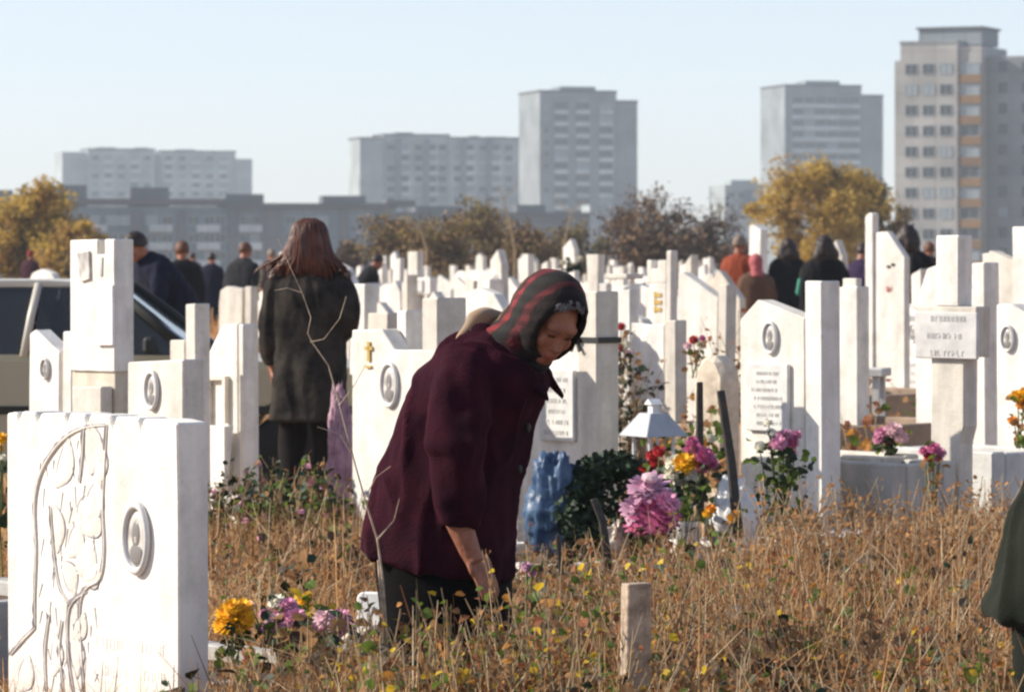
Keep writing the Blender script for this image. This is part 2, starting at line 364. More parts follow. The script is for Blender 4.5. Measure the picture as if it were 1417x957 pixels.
# A: big relief stone in the left foreground
def relief_stone():
    t, f = stone('big white carved stone with leaf relief and oval portrait, nearest at the left edge', 130, 500, 50)
    top = [(11, 957), (10, 700), (10, 571), (20, 569), (25, 571), (27, 580), (30, 570), (34, 568), (48, 569), (50, 570), (53, 582), (57, 571), (60, 571), (84, 570), (90, 571), (94, 584), (97, 571), (99, 571), (112, 572), (118, 573), (121, 587), (125, 573), (131, 573),
           (147, 574), (153, 575), (157, 591), (161, 576), (164, 576), (188, 578), (193, 579), (196, 592), (199, 580), (203, 580), (226, 581), (246, 586), (248, 700), (248, 957)]
    slab(t, f, top, .10, bevel=.005)
    rel = MB(); grv = MB()
    def line(pts, r, lift=.002):
        q = []
        P = [f.uv(x, y) for x, y in pts]
        for i in range(len(P) - 1):
            for k in range(5):
                a_, b_ = P[i], P[i + 1]; u = k / 5
                p0 = P[max(i - 1, 0)]; p3 = P[min(i + 2, len(P) - 1)]
                c = [0.5 * (2 * a_[j] + (b_[j] - p0[j]) * u + (2 * p0[j] - 5 * a_[j] + 4 * b_[j] - p3[j]) * u * u + (3 * a_[j] - p0[j] - 3 * b_[j] + p3[j]) * u ** 3) for j in (0, 1)]
                q.append((c[0], -lift, c[1]))
        q.append((P[-1][0], -lift, P[-1][1]))
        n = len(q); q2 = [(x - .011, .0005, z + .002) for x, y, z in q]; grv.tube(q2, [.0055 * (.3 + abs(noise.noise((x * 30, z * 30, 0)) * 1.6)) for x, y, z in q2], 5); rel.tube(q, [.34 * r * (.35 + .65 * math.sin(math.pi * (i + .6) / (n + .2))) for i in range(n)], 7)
    def leaf(cx, cy, L, wd_, ang, hgt=.006):
        u0, z0 = f.uv(cx, cy); ca, sa = math.cos(R(ang)), math.sin(R(ang)); n = 9; vs = []; fs = []
        Lm, wm = L / f.s, wd_ / f.s
        for i in range(n):
            k = i / (n - 1); ww = wm * math.sin(math.pi * min(1, k * .96 + .02)) ** .8; bend = .12 * Lm * math.sin(math.pi * k)
            for j, (o, hh) in enumerate(((-1, 0), (-.5, .8), (0, .35), (.5, .8), (1, 0))):
                x = o * ww + bend; z = (k - .5) * Lm
                vs.append((u0 + x * ca - z * sa, -(hh * hgt) + .001, z0 + x * sa + z * ca))
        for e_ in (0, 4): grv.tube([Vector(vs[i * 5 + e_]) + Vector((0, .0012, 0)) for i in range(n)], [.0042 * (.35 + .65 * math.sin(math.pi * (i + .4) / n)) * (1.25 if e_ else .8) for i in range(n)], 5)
        for i in range(n - 1):
            for j in range(4): fs.append((i * 5 + j, i * 5 + j + 1, i * 5 + j + 6, i * 5 + j + 5))
        rel.add(vs, fs)
    line([(150, 588), (118, 592), (92, 606), (70, 632), (56, 662), (50, 700), (52, 760), (50, 820), (50, 868)], .016)
    line([(50, 868), (34, 884), (16, 905)], .013)
    line([(150, 588), (147, 640), (144, 700), (146, 760), (140, 800), (120, 815), (112, 850), (118, 957)], .013)
    line([(70, 850), (64, 900), (66, 957)], .012); line([(88, 858), (84, 900), (90, 957)], .010)
    line([(118, 592), (116, 630), (112, 668)], .012); line([(104, 960), (96, 900), (98, 840), (122, 818)], .012)
    line([(72, 700), (76, 760), (84, 810), (100, 838)], .010)
    for a_ in ((126, 620, 74, 24, 4), (136, 640, 70, 18, -8), (122, 712, 60, 34, -38), (130, 690, 64, 22, -34), (118, 770, 62, 30, -46), (104, 746, 58, 20, -30),
               (128, 792, 50, 18, -62), (96, 800, 56, 18, 36), (88, 640, 78, 20, -26), (78, 730, 70, 16, 8), (104, 905, 66, 18, 10), (76, 905, 62, 16, -6), (110, 865, 50, 16, -40), (34, 930, 60, 20, -30)):
        leaf(*a_)
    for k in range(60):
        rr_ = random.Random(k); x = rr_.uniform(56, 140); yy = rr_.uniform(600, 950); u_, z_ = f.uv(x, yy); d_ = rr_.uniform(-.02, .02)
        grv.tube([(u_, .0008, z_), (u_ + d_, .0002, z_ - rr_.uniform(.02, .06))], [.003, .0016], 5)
    rel.build('relief_carving', M['stone'], t, smooth=True); grv.build('painted_grooves', M['dark_mark'], t)  # dark tubes in place of grooves: recess darkness put into the colour
    oval(t, f, 193, 745, 100)
    fr_ = MB(); u0, z1 = f.uv(122, 868); u1, _ = f.uv(242, 868)
    tx = MB(); rr = random.Random(5)
    for k in range(4):
        z = z1 - .035 - k * .075; x = u0 + rr.uniform(.02, .06)
        while x < u1 - .05:
            w = rr.uniform(.014, .024); tx.box((x, .0012, z), (.003, .005, .030))
            if rr.random() < .6: tx.box((x + w * .7, .0012, z), (.003, .005, .026))
            if rr.random() < .6: tx.box((x + w * .35, .0011, z + rr.choice([-.016, 0, .016])), (w * .6, .0045, .005))
            x += w * 1.5 + (.02 if rr.random() < .15 else 0)
    tx.box(((u0 + u1) / 2, .02, z1 - .13), (u1 - u0, .006, .30)); tx.build('inscription', M['stone'], t)  # unseen plate added inside the slab, tying the letters together
relief_stone()

def stone_B():
    t, f = stone('square white stone with oval portrait just behind the big carved stone', 215, 345, 52)
    slab(t, f, [(176, 501), (253, 497)], .105, bevel=.006); oval(t, f, 212, 540, 56)
stone_B()
def stone_C():
    t, f = stone('tallest white pillar stone at left, notched top and small portrait, before the car', 128, 332, 48)
    slab(t, f, [(98, 332), (137, 331), (137, 352), (146, 352), (146, 331), (160, 331)], .10, base=f.uv(130, 514)[1], bevel=.005, name='pillar')
    slab(t, f, [(100, 514), (161, 514)], .10, y0=.012, name='base', m=M['stone_b'], bevel=.005)
    slab(t, f, [(100, 535), (141, 535)], .06, y0=-.05, name='ledge', m=M['stone'], bevel=.005)
    slab(t, f, [(137, 397), (157, 395), (157, 478), (134, 478)], .014, y0=-.015, name='plaque', m=M['whitepaint'], bevel=.002, closed=True)
    slab(t, f, [(108, 350), (124, 347), (125, 386), (112, 390)], .010, y0=-.011, name='photo', m=M['photo'], bevel=.001, closed=True)
    slab(t, f, [(140, 356), (143, 356), (142, 382), (139, 382)], .004, y0=-.005, name='lettering', m=M['stone_g'], bevel=0, closed=True)
stone_C()
def stone_D():
    t, f = stone('low white stone with sloping top beside a slim post, in front of the car', 66, 296, 48)
    slab(t, f, [(38, 462), (46, 456), (80, 487)], .09)
    slab(t, f, [(84, 458), (97, 457)], .09, y0=-.01, name='post')
    oval(t, f, 62, 510, 30)
stone_D()
def stone_F():
    t, f = stone('white stone with slanting shoulder and empty framed recess, beside the standing woman', 308, 264, 50)
    slab(t, f, [(282, 503), (308, 449), (330, 448)], .095, y0=.012)
    # frame round the recess, proud of the slab
    for q in ([(284, 520), (312, 520), (312, 526), (284, 526)], [(284, 526), (288, 526), (288, 586), (284, 586)], [(308, 526), (312, 526), (312, 586), (308, 586)]):
        slab(t, f, q, .03, y0=-.02, name='recess_frame', bevel=.002, closed=True, m=M['stone_b'])
    slab(t, f, [(280, 588), (318, 590), (310, 668), (280, 668)], .03, y0=-.06, name='white_plate', m=M['whitepaint'], bevel=.003, closed=True)
    slab(t, f, [(331, 449), (338, 449)], .10, y0=.0, name='post')
stone_F()
def stone_G():
    t, f = stone('wide white stone with oval portrait and two square posts, left of the bending woman', 560, 305, 50)
    slab(t, f, [(487, 456), (528, 455), (546, 484), (606, 484)], .10)
    slab(t, f, [(549, 430), (563, 429)], .13, y0=.105, name='post'); slab(t, f, [(584, 413), (606, 412)], .17, y0=.003, name='post')
    oval(t, f, 541, 532, 65)
    mb = MB(); u, z = f.uv(512, 486); mb.box((u, -.004, z), (.02, .012, .09)); mb.box((u, -.0045, z + .015), (.055, .011, .016)); mb.box((u, -.004, z - .07), (.04, .011, .012))
    mb.build('emblem', M['gold'], t)
stone_G()
def stone_H():
    t, f = stone('white stone with tall post and large grey plaque, right of the bending woman', 790, 305, 50)
    slab(t, f, [(700, 500), (760, 470), (805, 470)], .09, y0=.006)
    slab(t, f, [(799, 404), (826, 403)], .135, y0=-.02, name='post')
    plaque(t, f, 752, 799, 510, 610, y0=.006)
    # black ribbon tied round the post
    u0, z0 = f.uv(797, 470, -.022); u1, _ = f.uv(827, 470, -.022)
    rb = MB(); d = .006
    rb.box(((u0 + u1) / 2, .0475, z0), (u1 - u0 + .010, .142, .026)); rb.ball((u0 + .01, -.035, z0), (.028, .014, .022)); rb.tube([(u0 + .01, -.03, z0), (u0 - .02, -.035, z0 - .05)], [.006, .010], 6); rb.tube([(u0 + .01, -.03, z0), (u0 + .04, -.035, z0 - .05)], [.006, .010], 6)
    o = rb.build('mourning_ribbon', M['trimdark'], t)
stone_H()
def stone_I():
    t, f = stone('grey white flat stone with flared posts, behind the tin lantern', 908, 235, 45)
    slab(t, f, [(874, 446), (890, 449), (920, 449)], .08); slab(t, f, [(920, 444), (936, 443)], .10, y0=-.01, name='post')
stone_I()
def stone_L():
    t, f = stone('white gabled stone with oval, grey plaque and tall square post, right of centre', 1090, 306, 49)
    slab(t, f, [(1025, 442), (1050, 414), (1115, 440)], .10, y0=.004); slab(t, f, [(1115, 389), (1139, 389)], .12, y0=-.03, name='post')
    oval(t, f, 1069, 467, 47, .004); plaque(t, f, 1038, 1096, 502, 596, y0=.004, rows=7)
stone_L()
def stone_M():
    t, f = stone('big white stone cross with a grey name plate on its arms, at right', 1312, 302, 40, cat='cross', name='stone_cross')
    slab(t, f, [(1293, 326), (1325, 325)], .115, name='post', base=f.uv(1310, 424)[1], bevel=.006)
    slab(t, f, [(1265, 424), (1350, 424), (1350, 494), (1268, 494)], .115, y0=-.004, name='cross_arm', closed=True)
    slab(t, f, [(1287, 494), (1333, 494), (1333, 590), (1327, 614), (1327, 700)], .115, y0=0, name='lower_post', closed=False, base=-.06)
    plaque(t, f, 1268, 1354, 431, 496, y0=-.004, rows=3)
stone_M()
def stone_N():
    t, f = stone('pale stone with sloping shoulder and oval portrait, cut by the right frame edge', 1405, 285, 45)
    slab(t, f, [(1380, 421), (1400, 420), (1450, 450)], .10); oval(t, f, 1397, 468, 38)
    slab(t, f, [(1450, 400), (1475, 400)], .12, name='post', y0=-.01)
    t, f = stone('plain grey white post stone standing behind the big cross', 1355, 262, 46)
    slab(t, f, [(1347, 364), (1365, 363)], .125, name='post')
    slab(t, f, [(1330, 430), (1347, 420)], .09, y0=.02)
    t, f = stone('cream stone with low sloping top behind the big cross, right edge', 1395, 215, 46)
    slab(t, f, [(1360, 372), (1372, 346), (1430, 372)], .09); slab(t, f, [(1404, 314), (1424, 314)], .12, y0=-.01, name='post')
    t, f = stone('small pointed white stone left of the big cross', 1283, 240, 46)
    slab(t, f, [(1266, 420), (1280, 372), (1296, 366)], .09)
stone_N()
def stone_O():
    t, f = stone('very tall thin white blade stone with sloping wing at upper right', 1225, 172, 45)
    slab(t, f, [(1197, 300), (1203, 294), (1208, 296)], .08, y0=-.02, name='post'); slab(t, f, [(1210, 322), (1228, 320), (1252, 356), (1252, 372)], .07)
    mb = MB()
    for x, y in ((1230, 369), (1236, 366)):
        u, z = f.uv(x, y); mb.ball((u, -.004, z), (.022, .008, .012))
    mb.build('emblem', M['trimdark'], t, smooth=True)
    t, f = stone('tall plain white post stone rising behind the figure in the pink headscarf', 1045, 97, 44)
    slab(t, f, [(1035, 313), (1039, 310), (1051, 318)], .16, name='post', base=.9); slab(t, f, [(1028, 385), (1056, 385)], .22, y0=-.03, name='base')
    t, f = stone('squat white slab with plain flat top left of the tall blade stone', 1180, 236, 46)
    slab(t, f, [(1160, 397), (1187, 396)], .11); slab(t, f, [(1166, 385), (1186, 385), (1186, 400), (1166, 400)], .05, y0=.02, name='cap', closed=True)
    t, f = stone('white stone with pierced window and gilt signs near the red wreath', 912, 190, 40)
    slab(t, f, [(893, 360), (900, 360), (900, 372), (908, 372), (908, 360), (920, 360)], .08, name='slab', base=f.uv(905, 392)[1])
    slab(t, f, [(896, 392), (920, 392)], .08, name='lower_slab'); slab(t, f, [(920, 347), (927, 346)], .08, y0=-.02, name='post')
    gm = MB()
    for k in range(3):
        u, z = f.uv(910, 408 + 10 * k); gm.box((u, -.004, z), (.055, .006, .03)); gm.box((u - .035, -.004, z), (.012, .006, .045))
    gm.build('gilt_signs', M['gold'], t)
    t, f = stone('white stone with long sloping shoulder and corner post above the fresh flowers', 970, 205, 46)
    slab(t, f, [(934, 378), (940, 377), (990, 412)], .09); slab(t, f, [(990, 394), (1002, 393)], .10, y0=-.01, name='post')
    t, f = stone('white trapezoid stone topped by a wide flat cap left of the pierced stone', 822, 150, 40)
    slab(t, f, [(813, 392), (812, 352), (829, 352), (828, 392)], .10, name='post'); slab(t, f, [(800, 392), (840, 392)], .08, y0=.01)
    t, f = stone('plain white slab partly hidden by the standing woman', 490, 232, 48)
    slab(t, f, [(480, 393), (500, 392)], .10); slab(t, f, [(504, 432), (532, 430)], .09, y0=-.04, name='low_slab')
    t, f = stone('slim plain post stone left of the framed recess stone', 266, 268, 46)
    slab(t, f, [(258, 421), (272, 420)], .10, name='post'); slab(t, f, [(236, 470), (257, 470)], .09, y0=.01)
    t, f = stone('broad white slab with rounded shoulder behind the framed recess stone', 322, 158, 40)
    slab(t, f, [(301, 420), (303, 402), (312, 396), (334, 400)], .09); slab(t, f, [(337, 396), (346, 396)], .09, y0=-.01, name='post')
    t, f = stone('rough natural boulder stone between the tin lantern and the gabled stone', 976, 262, 40)
    slab(t, f, [(955, 540), (960, 505), (972, 490), (990, 494), (1001, 520)], .16, m=M['rough_stone'], name='boulder', bevel=.03)
    t, f = stone('low white stone with flat ledge left of the wreath stone', 862, 215, 44)
    slab(t, f, [(846, 404), (872, 400)], .09); slab(t, f, [(836, 379), (868, 379), (868, 386), (836, 386)], .16, y0=-.05, name='ledge', closed=True)
stone_O()

# grave surrounds
kerb_bed('long white grave surround under the fresh flowers, centre right', 975, 318, 49, 1.05, 1.45, .30, 'stone', name='grave_bed')
kerb_bed('low white grave surround before the gabled stone', 1120, 318, 49, 1.0, .62, .30, 'stone_b')
kerb_bed('grey concrete grave box beside the big cross', 1262, 300, 49, .55, .42, .60, 'stone_g')
kerb_bed('white grave box at the foot of the tall square post', 1205, 296, 49, .62, .34, .62, 'stone')
kerb_bed('pale grave box cut by the right frame edge', 1395, 288, 49, .7, .5, .62, 'stone_g')
kerb_bed('brown cement grave bed behind the grave boxes', 1245, 236, 46, 1.2, 1.6, .58, 'kerb_brown')
kerb_bed('sandy cement grave bed under the blade stone ledge', 1270, 205, 46, 1.1, 1.5, .62, 'kerb_brown')
kerb_bed('weathered concrete grave surround holding the yellow and pink flowers', 395, 405, 49, 1.25, 1.55, .20, 'concrete')
kerb_bed('grey concrete grave surround behind the carved stone, left edge', 60, 400, 49, 1.0, 1.6, .42, 'concrete')
def plinth():
    t = thing('plinth', 'grey stepped plinth under the gabled stone', 'plinth', G(1118, 311), -R(49))
    mb = MB(); mb.box((.02, -.18, .10), (.95, .34, .32)); mb.build('step', M['concrete'], t, bevel=.01)
    mb = MB(); mb.box((.40, -.16, .30), (.30, .26, .08)); mb.build('cap', M['stone_g'], t, bevel=.01)
plinth()
def ledge_table(label, px, s, w, d, h, m='whitepaint', legm='rust'):
    t = thing('grave_table', label, 'table', G(px, s), -R(18))
    mb = MB(); mb.box((0, 0, h - .025), (w, d, .05)); mb.build('table_top', M[m], t, bevel=.006)
    for sx in (-1, 1):
        for sy in (-1, 1):
            l = MB(); l.box((sx * (w / 2 - .05), sy * (d / 2 - .05), (h - .05) / 2 - .02), (.04, .04, h - .01)); l.build('leg', M[legm], t)
ledge_table('narrow white table on brown legs below the blade stone', 1250, 165, .44, .3, 1.0)
ledge_table('small grey stone table among the graves right of the tall square post', 1196, 228, .28, .26, .84, 'stone_g', 'stone_g')
ledge_table('low dark memorial table beside the wreath stone', 850, 170, .35, .25, .80, 'stone_g', 'iron')

# ------------------------------------------------------------------ crowd of gravestones behind
def var_mesh(kind, parts):
    """a far headstone: returns list of (part name, mesh builder, material)"""
    out = []; mb = MB(); ml = 'stone'
    if kind == 0:
        mb.prism([(-.32, -.05), (-.32, .78), (-.22, .92), (.16, .66), (.16, -.05)], 0, .10); out.append(('slab', mb, ml))
        p = MB(); p.prism([(.163, -.05), (.163, 1.22), (.33, 1.22), (.33, -.05)], -.02, .13); out.append(('post', p, ml))
    elif kind == 1:
        mb.prism([(-.34, -.05), (-.34, .95), (-.2, 1.0), (.2, .86), (.34, .86), (.34, -.05)], 0, .10); out.append(('slab', mb, ml))
        p = MB(); p.prism([(-.10, .98), (-.10, 1.25), (.04, 1.30), (.04, .93)], .01, .09); out.append(('crest', p, ml))
    elif kind == 2:
        mb.prism([(-.10, -.05), (-.10, 1.36), (.08, 1.36), (.08, -.05)], 0, .12); out.append(('post', mb, ml))
        p = MB(); p.prism([(-.34, .85), (-.34, 1.05), (.32, 1.05), (.32, .85)], -.006, .126); out.append(('cross_arm', p, ml))
    elif kind == 3:
        mb.prism([(-.3, -.05), (-.3, .86), (-.18, .98), (0, 1.02), (.18, .98), (.3, .86), (.3, -.05)], 0, .10); out.append(('slab', mb, ml))
    elif kind == 4:
        mb.prism([(-.36, -.05), (-.36, .70), (.0, 1.0), (.28, .78), (.28, -.05)], 0, .10); out.append(('slab', mb, 'stone_b'))
        p = MB(); p.prism([(-.45, -.05), (-.45, 1.05), (-.363, 1.12), (-.363, -.05)], -.01, .11); out.append(('post', p, 'stone_b'))
    elif kind == 5:
        mb.prism([(-.13, -.05), (-.15, 1.28), (.02, 1.40), (.10, 1.24), (.10, -.05)], 0, .11); out.append(('post', mb, ml))
        p = MB(); p.prism([(-.36, -.05), (-.36, .62), (.36, .62), (.36, -.05)], .115, .2); out.append(('slab', p, 'stone_g'))
    return out
KIND_TXT = ['slanting slab and side post', 'shouldered slab with a raised crest', 'plain square cross', 'rounded slab', 'gabled slab with slim left blade', 'tapering pillar before a low slab']
MID_AT = {}
protos = {}
def proto(kind, tier):
    if (kind, tier) in protos: return protos[(kind, tier)], False
    t = thing('stone_cross' if kind == 2 else 'headstone', '', 'cross' if kind == 2 else 'gravestone')
    for nm, mb, m in var_mesh(kind, True): mb.build(nm, M[m], t, bevel=.006 if tier == 'mid' else 0)
    if tier == 'mid':
        if kind == 2: plaque_at(t, -.22, .20, .88, 1.02, -.006, rows=2)
        else:
            oval_at(t, -.06 if kind != 5 else -.02, .74 if kind != 5 else 1.05, .17); plaque_at(t, -.24 if kind != 5 else -.08, .12 if kind != 5 else .06, .2, .5, rows=4)
    protos[(kind, tier)] = t; return t, True
def put_stone(kind, tier, loc, rz, sc, label, group=None):
    t, fresh = proto(kind, tier)
    if fresh: t.location = loc; t.rotation_euler[2] = rz; o = t
    else: o = dup(t, loc, rz)
    o.scale = sc; o['label'] = label; o.rotation_euler[0] = R(random.gauss(0, 1.1)); o.rotation_euler[1] = R(random.gauss(0, 1.3))
    if group: o['group'] = group
    return o
# middle distance, placed one by one (px, top y, s, kind, label)
mids = [
 (1068, 345, 94, 0, 'slanting stone with side post right of the figure in the pink hat'),
 (950, 362, 130, 1, 'shouldered slab with raised crest far right of the pierced stone'),
 (995, 352, 135, 4, 'gabled stone with slim blade left of the figure in orange'),
 (880, 392, 150, 3, 'rounded slab half hidden left of the pierced stone'),
 (790, 374, 120, 1, 'crested slab just above the bending woman\'s headscarf'),
 (690, 345, 115, 5, 'thin tapering pillar rising above the white crowd at centre'),
 (545, 356, 110, 1, 'crested slab at the left end of the white crowd'),
 (572, 348, 105, 2, 'stone cross at the left end of the white crowd'),
 (600, 380, 160, 4, 'gabled slab with blade above the two square posts'),
 (640, 384, 170, 0, 'slanting stone with side post behind the bending woman\'s back'),
 (668, 398, 185, 3, 'rounded slab right behind the bending woman\'s shoulder'),
 (520, 398, 150, 4, 'gabled slab with blade right of the plain half hidden slab'),
 (465, 364, 140, 3, 'rounded slab at the standing woman\'s right shoulder'),
 (1096, 372, 98, 4, 'gabled stone with blade under the dark haired figure'),
 (1160, 332, 120, 5, 'tapering pillar behind the long haired woman'),
 (1272, 372, 150, 1, 'crested stone behind the blade stone flowers'),
 (1380, 350, 140, 2, 'small stone cross far behind the big cross'),
 (1345, 372, 170, 0, 'slanting stone with post just left of the grey post stone'),
 (380, 372, 100, 1, 'crested slab far left of the standing woman'),
 (60, 372, 120, 3, 'rounded white slab far behind the car roof'),
 (935, 402, 175, 5, 'tapering pillar with low slab behind the flat grey white stone'),
 (850, 430, 210, 3, 'rounded slab in deep shade right of the ribbon post'),
]
TOPS = [1.22, 1.30, 1.36, 1.02, 1.12, 1.40]
for px, yt, s, k, lab in mids:
    zt = CH - (yt - HZ) / s; zs = max(.55, min(1.5, zt / TOPS[k]))
    put_stone(k, 'mid', G(px, s), -R(random.uniform(42, 54)), (random.uniform(.9, 1.1), 1, zs), lab)
# far rows
occupied = [(G(p[0], p[2]).x, G(p[0], p[2]).y) for p in mids]
n_far = 0; y = 36.0
while y < 118:
    half = 708 / F * y * 1.04; x = -half + random.uniform(0, 1)
    while x < half:
        px = x / y * F + CX; k = random.choice([0, 0, 1, 1, 2, 3, 4, 4, 5])
        if (px > 375 or random.random() < .12) and all((x - a) ** 2 + (y - b) ** 2 > .8 for a, b in occupied) and not (1000 < px < 1300 and random.random() < .7):
            h = random.uniform(.72, 1.06) * (1.18 if random.random() < .1 else 1)
            lab = ('far white gravestone, %s, %s of the crowd' % (KIND_TXT[k], 'right half' if px > 830 else 'left end' if px < 560 else 'middle'))
            put_stone(k, 'far', (x + random.uniform(-.2, .2), y + random.uniform(-.5, .5), 0), -R(random.uniform(38, 56)), (random.uniform(.8, 1.15), 1, h), lab,
                      lab.replace('gravestone', 'gravestones')); n_far += 1
        x += random.uniform(1.0, 2.3) * (1 + max(0, (y - 50)) / 110)
    y += random.uniform(3.0, 4.2) * (1 + (y - 36) / 120)
print('far stones', n_far)

# ------------------------------------------------------------------ dry grass and weeds (uncountable)
def blades(name, pos, h, w, lean, mats, midx, segs=4):
    """strips as one mesh, built with numpy"""
    n = len(pos); ang = rng.uniform(0, 2 * np.pi, n); dirx, diry = np.cos(ang), np.sin(ang)
    fa = rng.uniform(0, np.pi, n); wx, wy = np.cos(fa), np.sin(fa)
    V = np.zeros((n, (segs + 1) * 2, 3))
    for k in range(segs + 1):
        t = k / segs; off = lean * h * t ** 1.9; z = h * (t - .28 * np.minimum(lean, 1.2) * t ** 2.4); ww = w * (1 - .85 * t ** 1.5)
        for e in (0, 1):
            sg = -.5 if e == 0 else .5
            V[:, 2 * k + e, 0] = pos[:, 0] + dirx * off + wx * ww * sg
            V[:, 2 * k + e, 1] = pos[:, 1] + diry * off + wy * ww * sg
            V[:, 2 * k + e, 2] = z - .02
    nv = (segs + 1) * 2; base = np.arange(n)[:, None] * nv
    fs = []
    for k in range(segs): fs.append(np.stack([base[:, 0] + 2 * k, base[:, 0] + 2 * k + 1, base[:, 0] + 2 * k + 3, base[:, 0] + 2 * k + 2], 1))
    Fc = np.stack(fs, 1).reshape(-1, 4)
    me = bpy.data.meshes.new(name); me.vertices.add(n * nv); me.vertices.foreach_set('co', V.reshape(-1))
    me.loops.add(len(Fc) * 4); me.loops.foreach_set('vertex_index', Fc.reshape(-1).astype(np.int32))
    me.polygons.add(len(Fc)); me.polygons.foreach_set('loop_start', (np.arange(len(Fc)) * 4).astype(np.int32)); me.polygons.foreach_set('loop_total', np.full(len(Fc), 4, np.int32))
    for m in mats: me.materials.append(m)
    me.polygons.foreach_set('material_index', np.repeat(midx, segs).astype(np.int32)); me.polygons.foreach_set('use_smooth', np.ones(len(Fc), bool))
    me.update(calc_edges=True); return me
# beds and stones keep the grass out: (centre, axis angle, half w, y range)
KEEP = []
for o in COL.objects:
    if o.type == 'EMPTY' and o.name.split('.')[0] in ('grave_bed',):
        k = [c for c in o.children if c.name.startswith('kerb')][0]; d = k.dimensions
        xs = [v.co.x for v in k.data.vertices]; ys = [v.co.y for v in k.data.vertices]
        KEEP.append((o.location.copy(), o.rotation_euler[2], min(xs) - .02, max(xs) + .02, min(ys) - .02, max(ys) + .25))
def keep_mask(P):
    ok = np.ones(len(P), bool)
    for loc, rz, x0, x1, y0, y1 in KEEP:
        dx, dy = P[:, 0] - loc.x, P[:, 1] - loc.y; c, s_ = math.cos(-rz), math.sin(-rz)
        lx, ly = dx * c - dy * s_, dx * s_ + dy * c
        ok &= ~((lx > x0) & (lx < x1) & (ly > y0) & (ly < y1))
    return ok
def clump(P, f=1.1, seed=0.0):
    return np.array([noise.noise((p[0] * f + seed, p[1] * f, seed)) for p in P])
LIMX = [0, 150, 280, 300, 500, 520, 560, 700, 740, 860, 960, 1417]
LIM_NEAR = [930, 930, 925, 905, 880, 850, 850, 855, 835, 800, 775, 765]      # trampled lower near the graves being tended
LIM_FAR = [720, 720, 690, 690, 690, 690, 690, 760, 760, 742, 712, 672]
def limit_height(P, h, over=.05):
    s = F / P[:, 1]; px = P[:, 0] * s + CX
    ln = np.interp(px, LIMX, LIM_NEAR); lf = np.interp(px, LIMX, LIM_FAR); t = np.clip((s - 350) / 70, 0, 1); lim = lf * (1 - t) + ln * t
    lim = np.where(s < 290, 0, lim)
    mx = CH - (lim - HZ) / s; mx = np.where(s < 290, .38, mx) + rng.normal(0, over, len(P))
    return np.clip(np.minimum(h, mx), .06, None)
def scatter(n, y0, y1, wide=1.12):
    y = np.sqrt(rng.uniform(y0 ** 2, y1 ** 2, n)); x = rng.uniform(-1, 1, n) * 708 / F * y * wide
    P = np.stack([x, y], 1); return P[keep_mask(P)]
def field():
    P = scatter(88000, 8.6, 17.5, 1.35); c = clump(P, 2.6, 3.1) + .6 * clump(P, 6.5, 1.1); P = P[c + rng.uniform(-.3, .3, len(P)) > -.16]
    c = clump(P, .9, 7.7); h = rng.gamma(6, .072, len(P)) * (1 + .75 * c); h = limit_height(P, h)
    mi = rng.choice(5, len(P), p=[.24, .31, .33, .08, .04]); c2_ = clump(P, 2.2, 15.3) + .5 * clump(P, 6.0, 4.4); mi = np.where((c2_ > .12) & (rng.uniform(0, 1, len(P)) < .42), 5, mi); mi = np.where((c2_ < -.30) & (rng.uniform(0, 1, len(P)) < .5), 3, mi)
    me = blades('dry_grass', P, h, rng.uniform(.0032, .0095, len(P)), np.where(rng.uniform(0, 1, len(P)) < .25, rng.uniform(1.2, 2.2, len(P)), np.abs(rng.normal(.5, .55, len(P)))), [M['straw'], M['tan'], M['brown'], M['pale'], M['olive'], M['umber']], mi, 5)
    tag(link('dry_grass', me), 'knee high dry straw coloured grass covering the near ground', 'grass', kind='stuff')
    P = scatter(42000, 17.5, 75, 1.2); h = rng.gamma(6, .055, len(P)); h = limit_height(P, h)
    mi = rng.choice(5, len(P), p=[.26, .36, .25, .06, .07])
    me = blades('far_grass', P, h, rng.uniform(.006, .013, len(P)) * (P[:, 1] / 22), np.abs(rng.normal(.3, .3, len(P))), [M['straw'], M['tan'], M['brown'], M['pale'], M['olive']], mi, 3)
    tag(link('dry_grass', me), 'brown dry grass between the gravestones further back', 'grass', kind='stuff')
    P = scatter(46000, 7.5, 40, 2.6); s_ = np.abs(P[:, 0]) / (P[:, 1] * 708 / F); P = P[s_ > 1.1]; h = np.minimum(rng.gamma(6, .06, len(P)), .5)
    me = blades('side_grass', P, h, rng.uniform(.006, .013, len(P)), np.abs(rng.normal(.5, .5, len(P))), [M['straw'], M['tan'], M['brown'], M['pale'], M['olive']], rng.choice(5, len(P), p=[.24, .31, .33, .08, .04]), 3)
    tag(link('dry_grass', me), 'dry grass running on beyond both sides of the picture', 'grass', kind='stuff')
    # taller bent stalks
    P = scatter(5200, 9.0, 19, 1.2); h = limit_height(P, rng.uniform(.35, .75, len(P)), .08)
    me = blades('dry_stalks', P, h, rng.uniform(.004, .010, len(P)), np.abs(rng.normal(1.1, .9, len(P))), [M['pale'], M['straw'], M['tan']], rng.choice(3, len(P), p=[.45, .4, .15]), 6)
    tag(link('dry_grass', me), 'scattered pale bent straw stalks above the grass', 'grass', kind='stuff')
field()
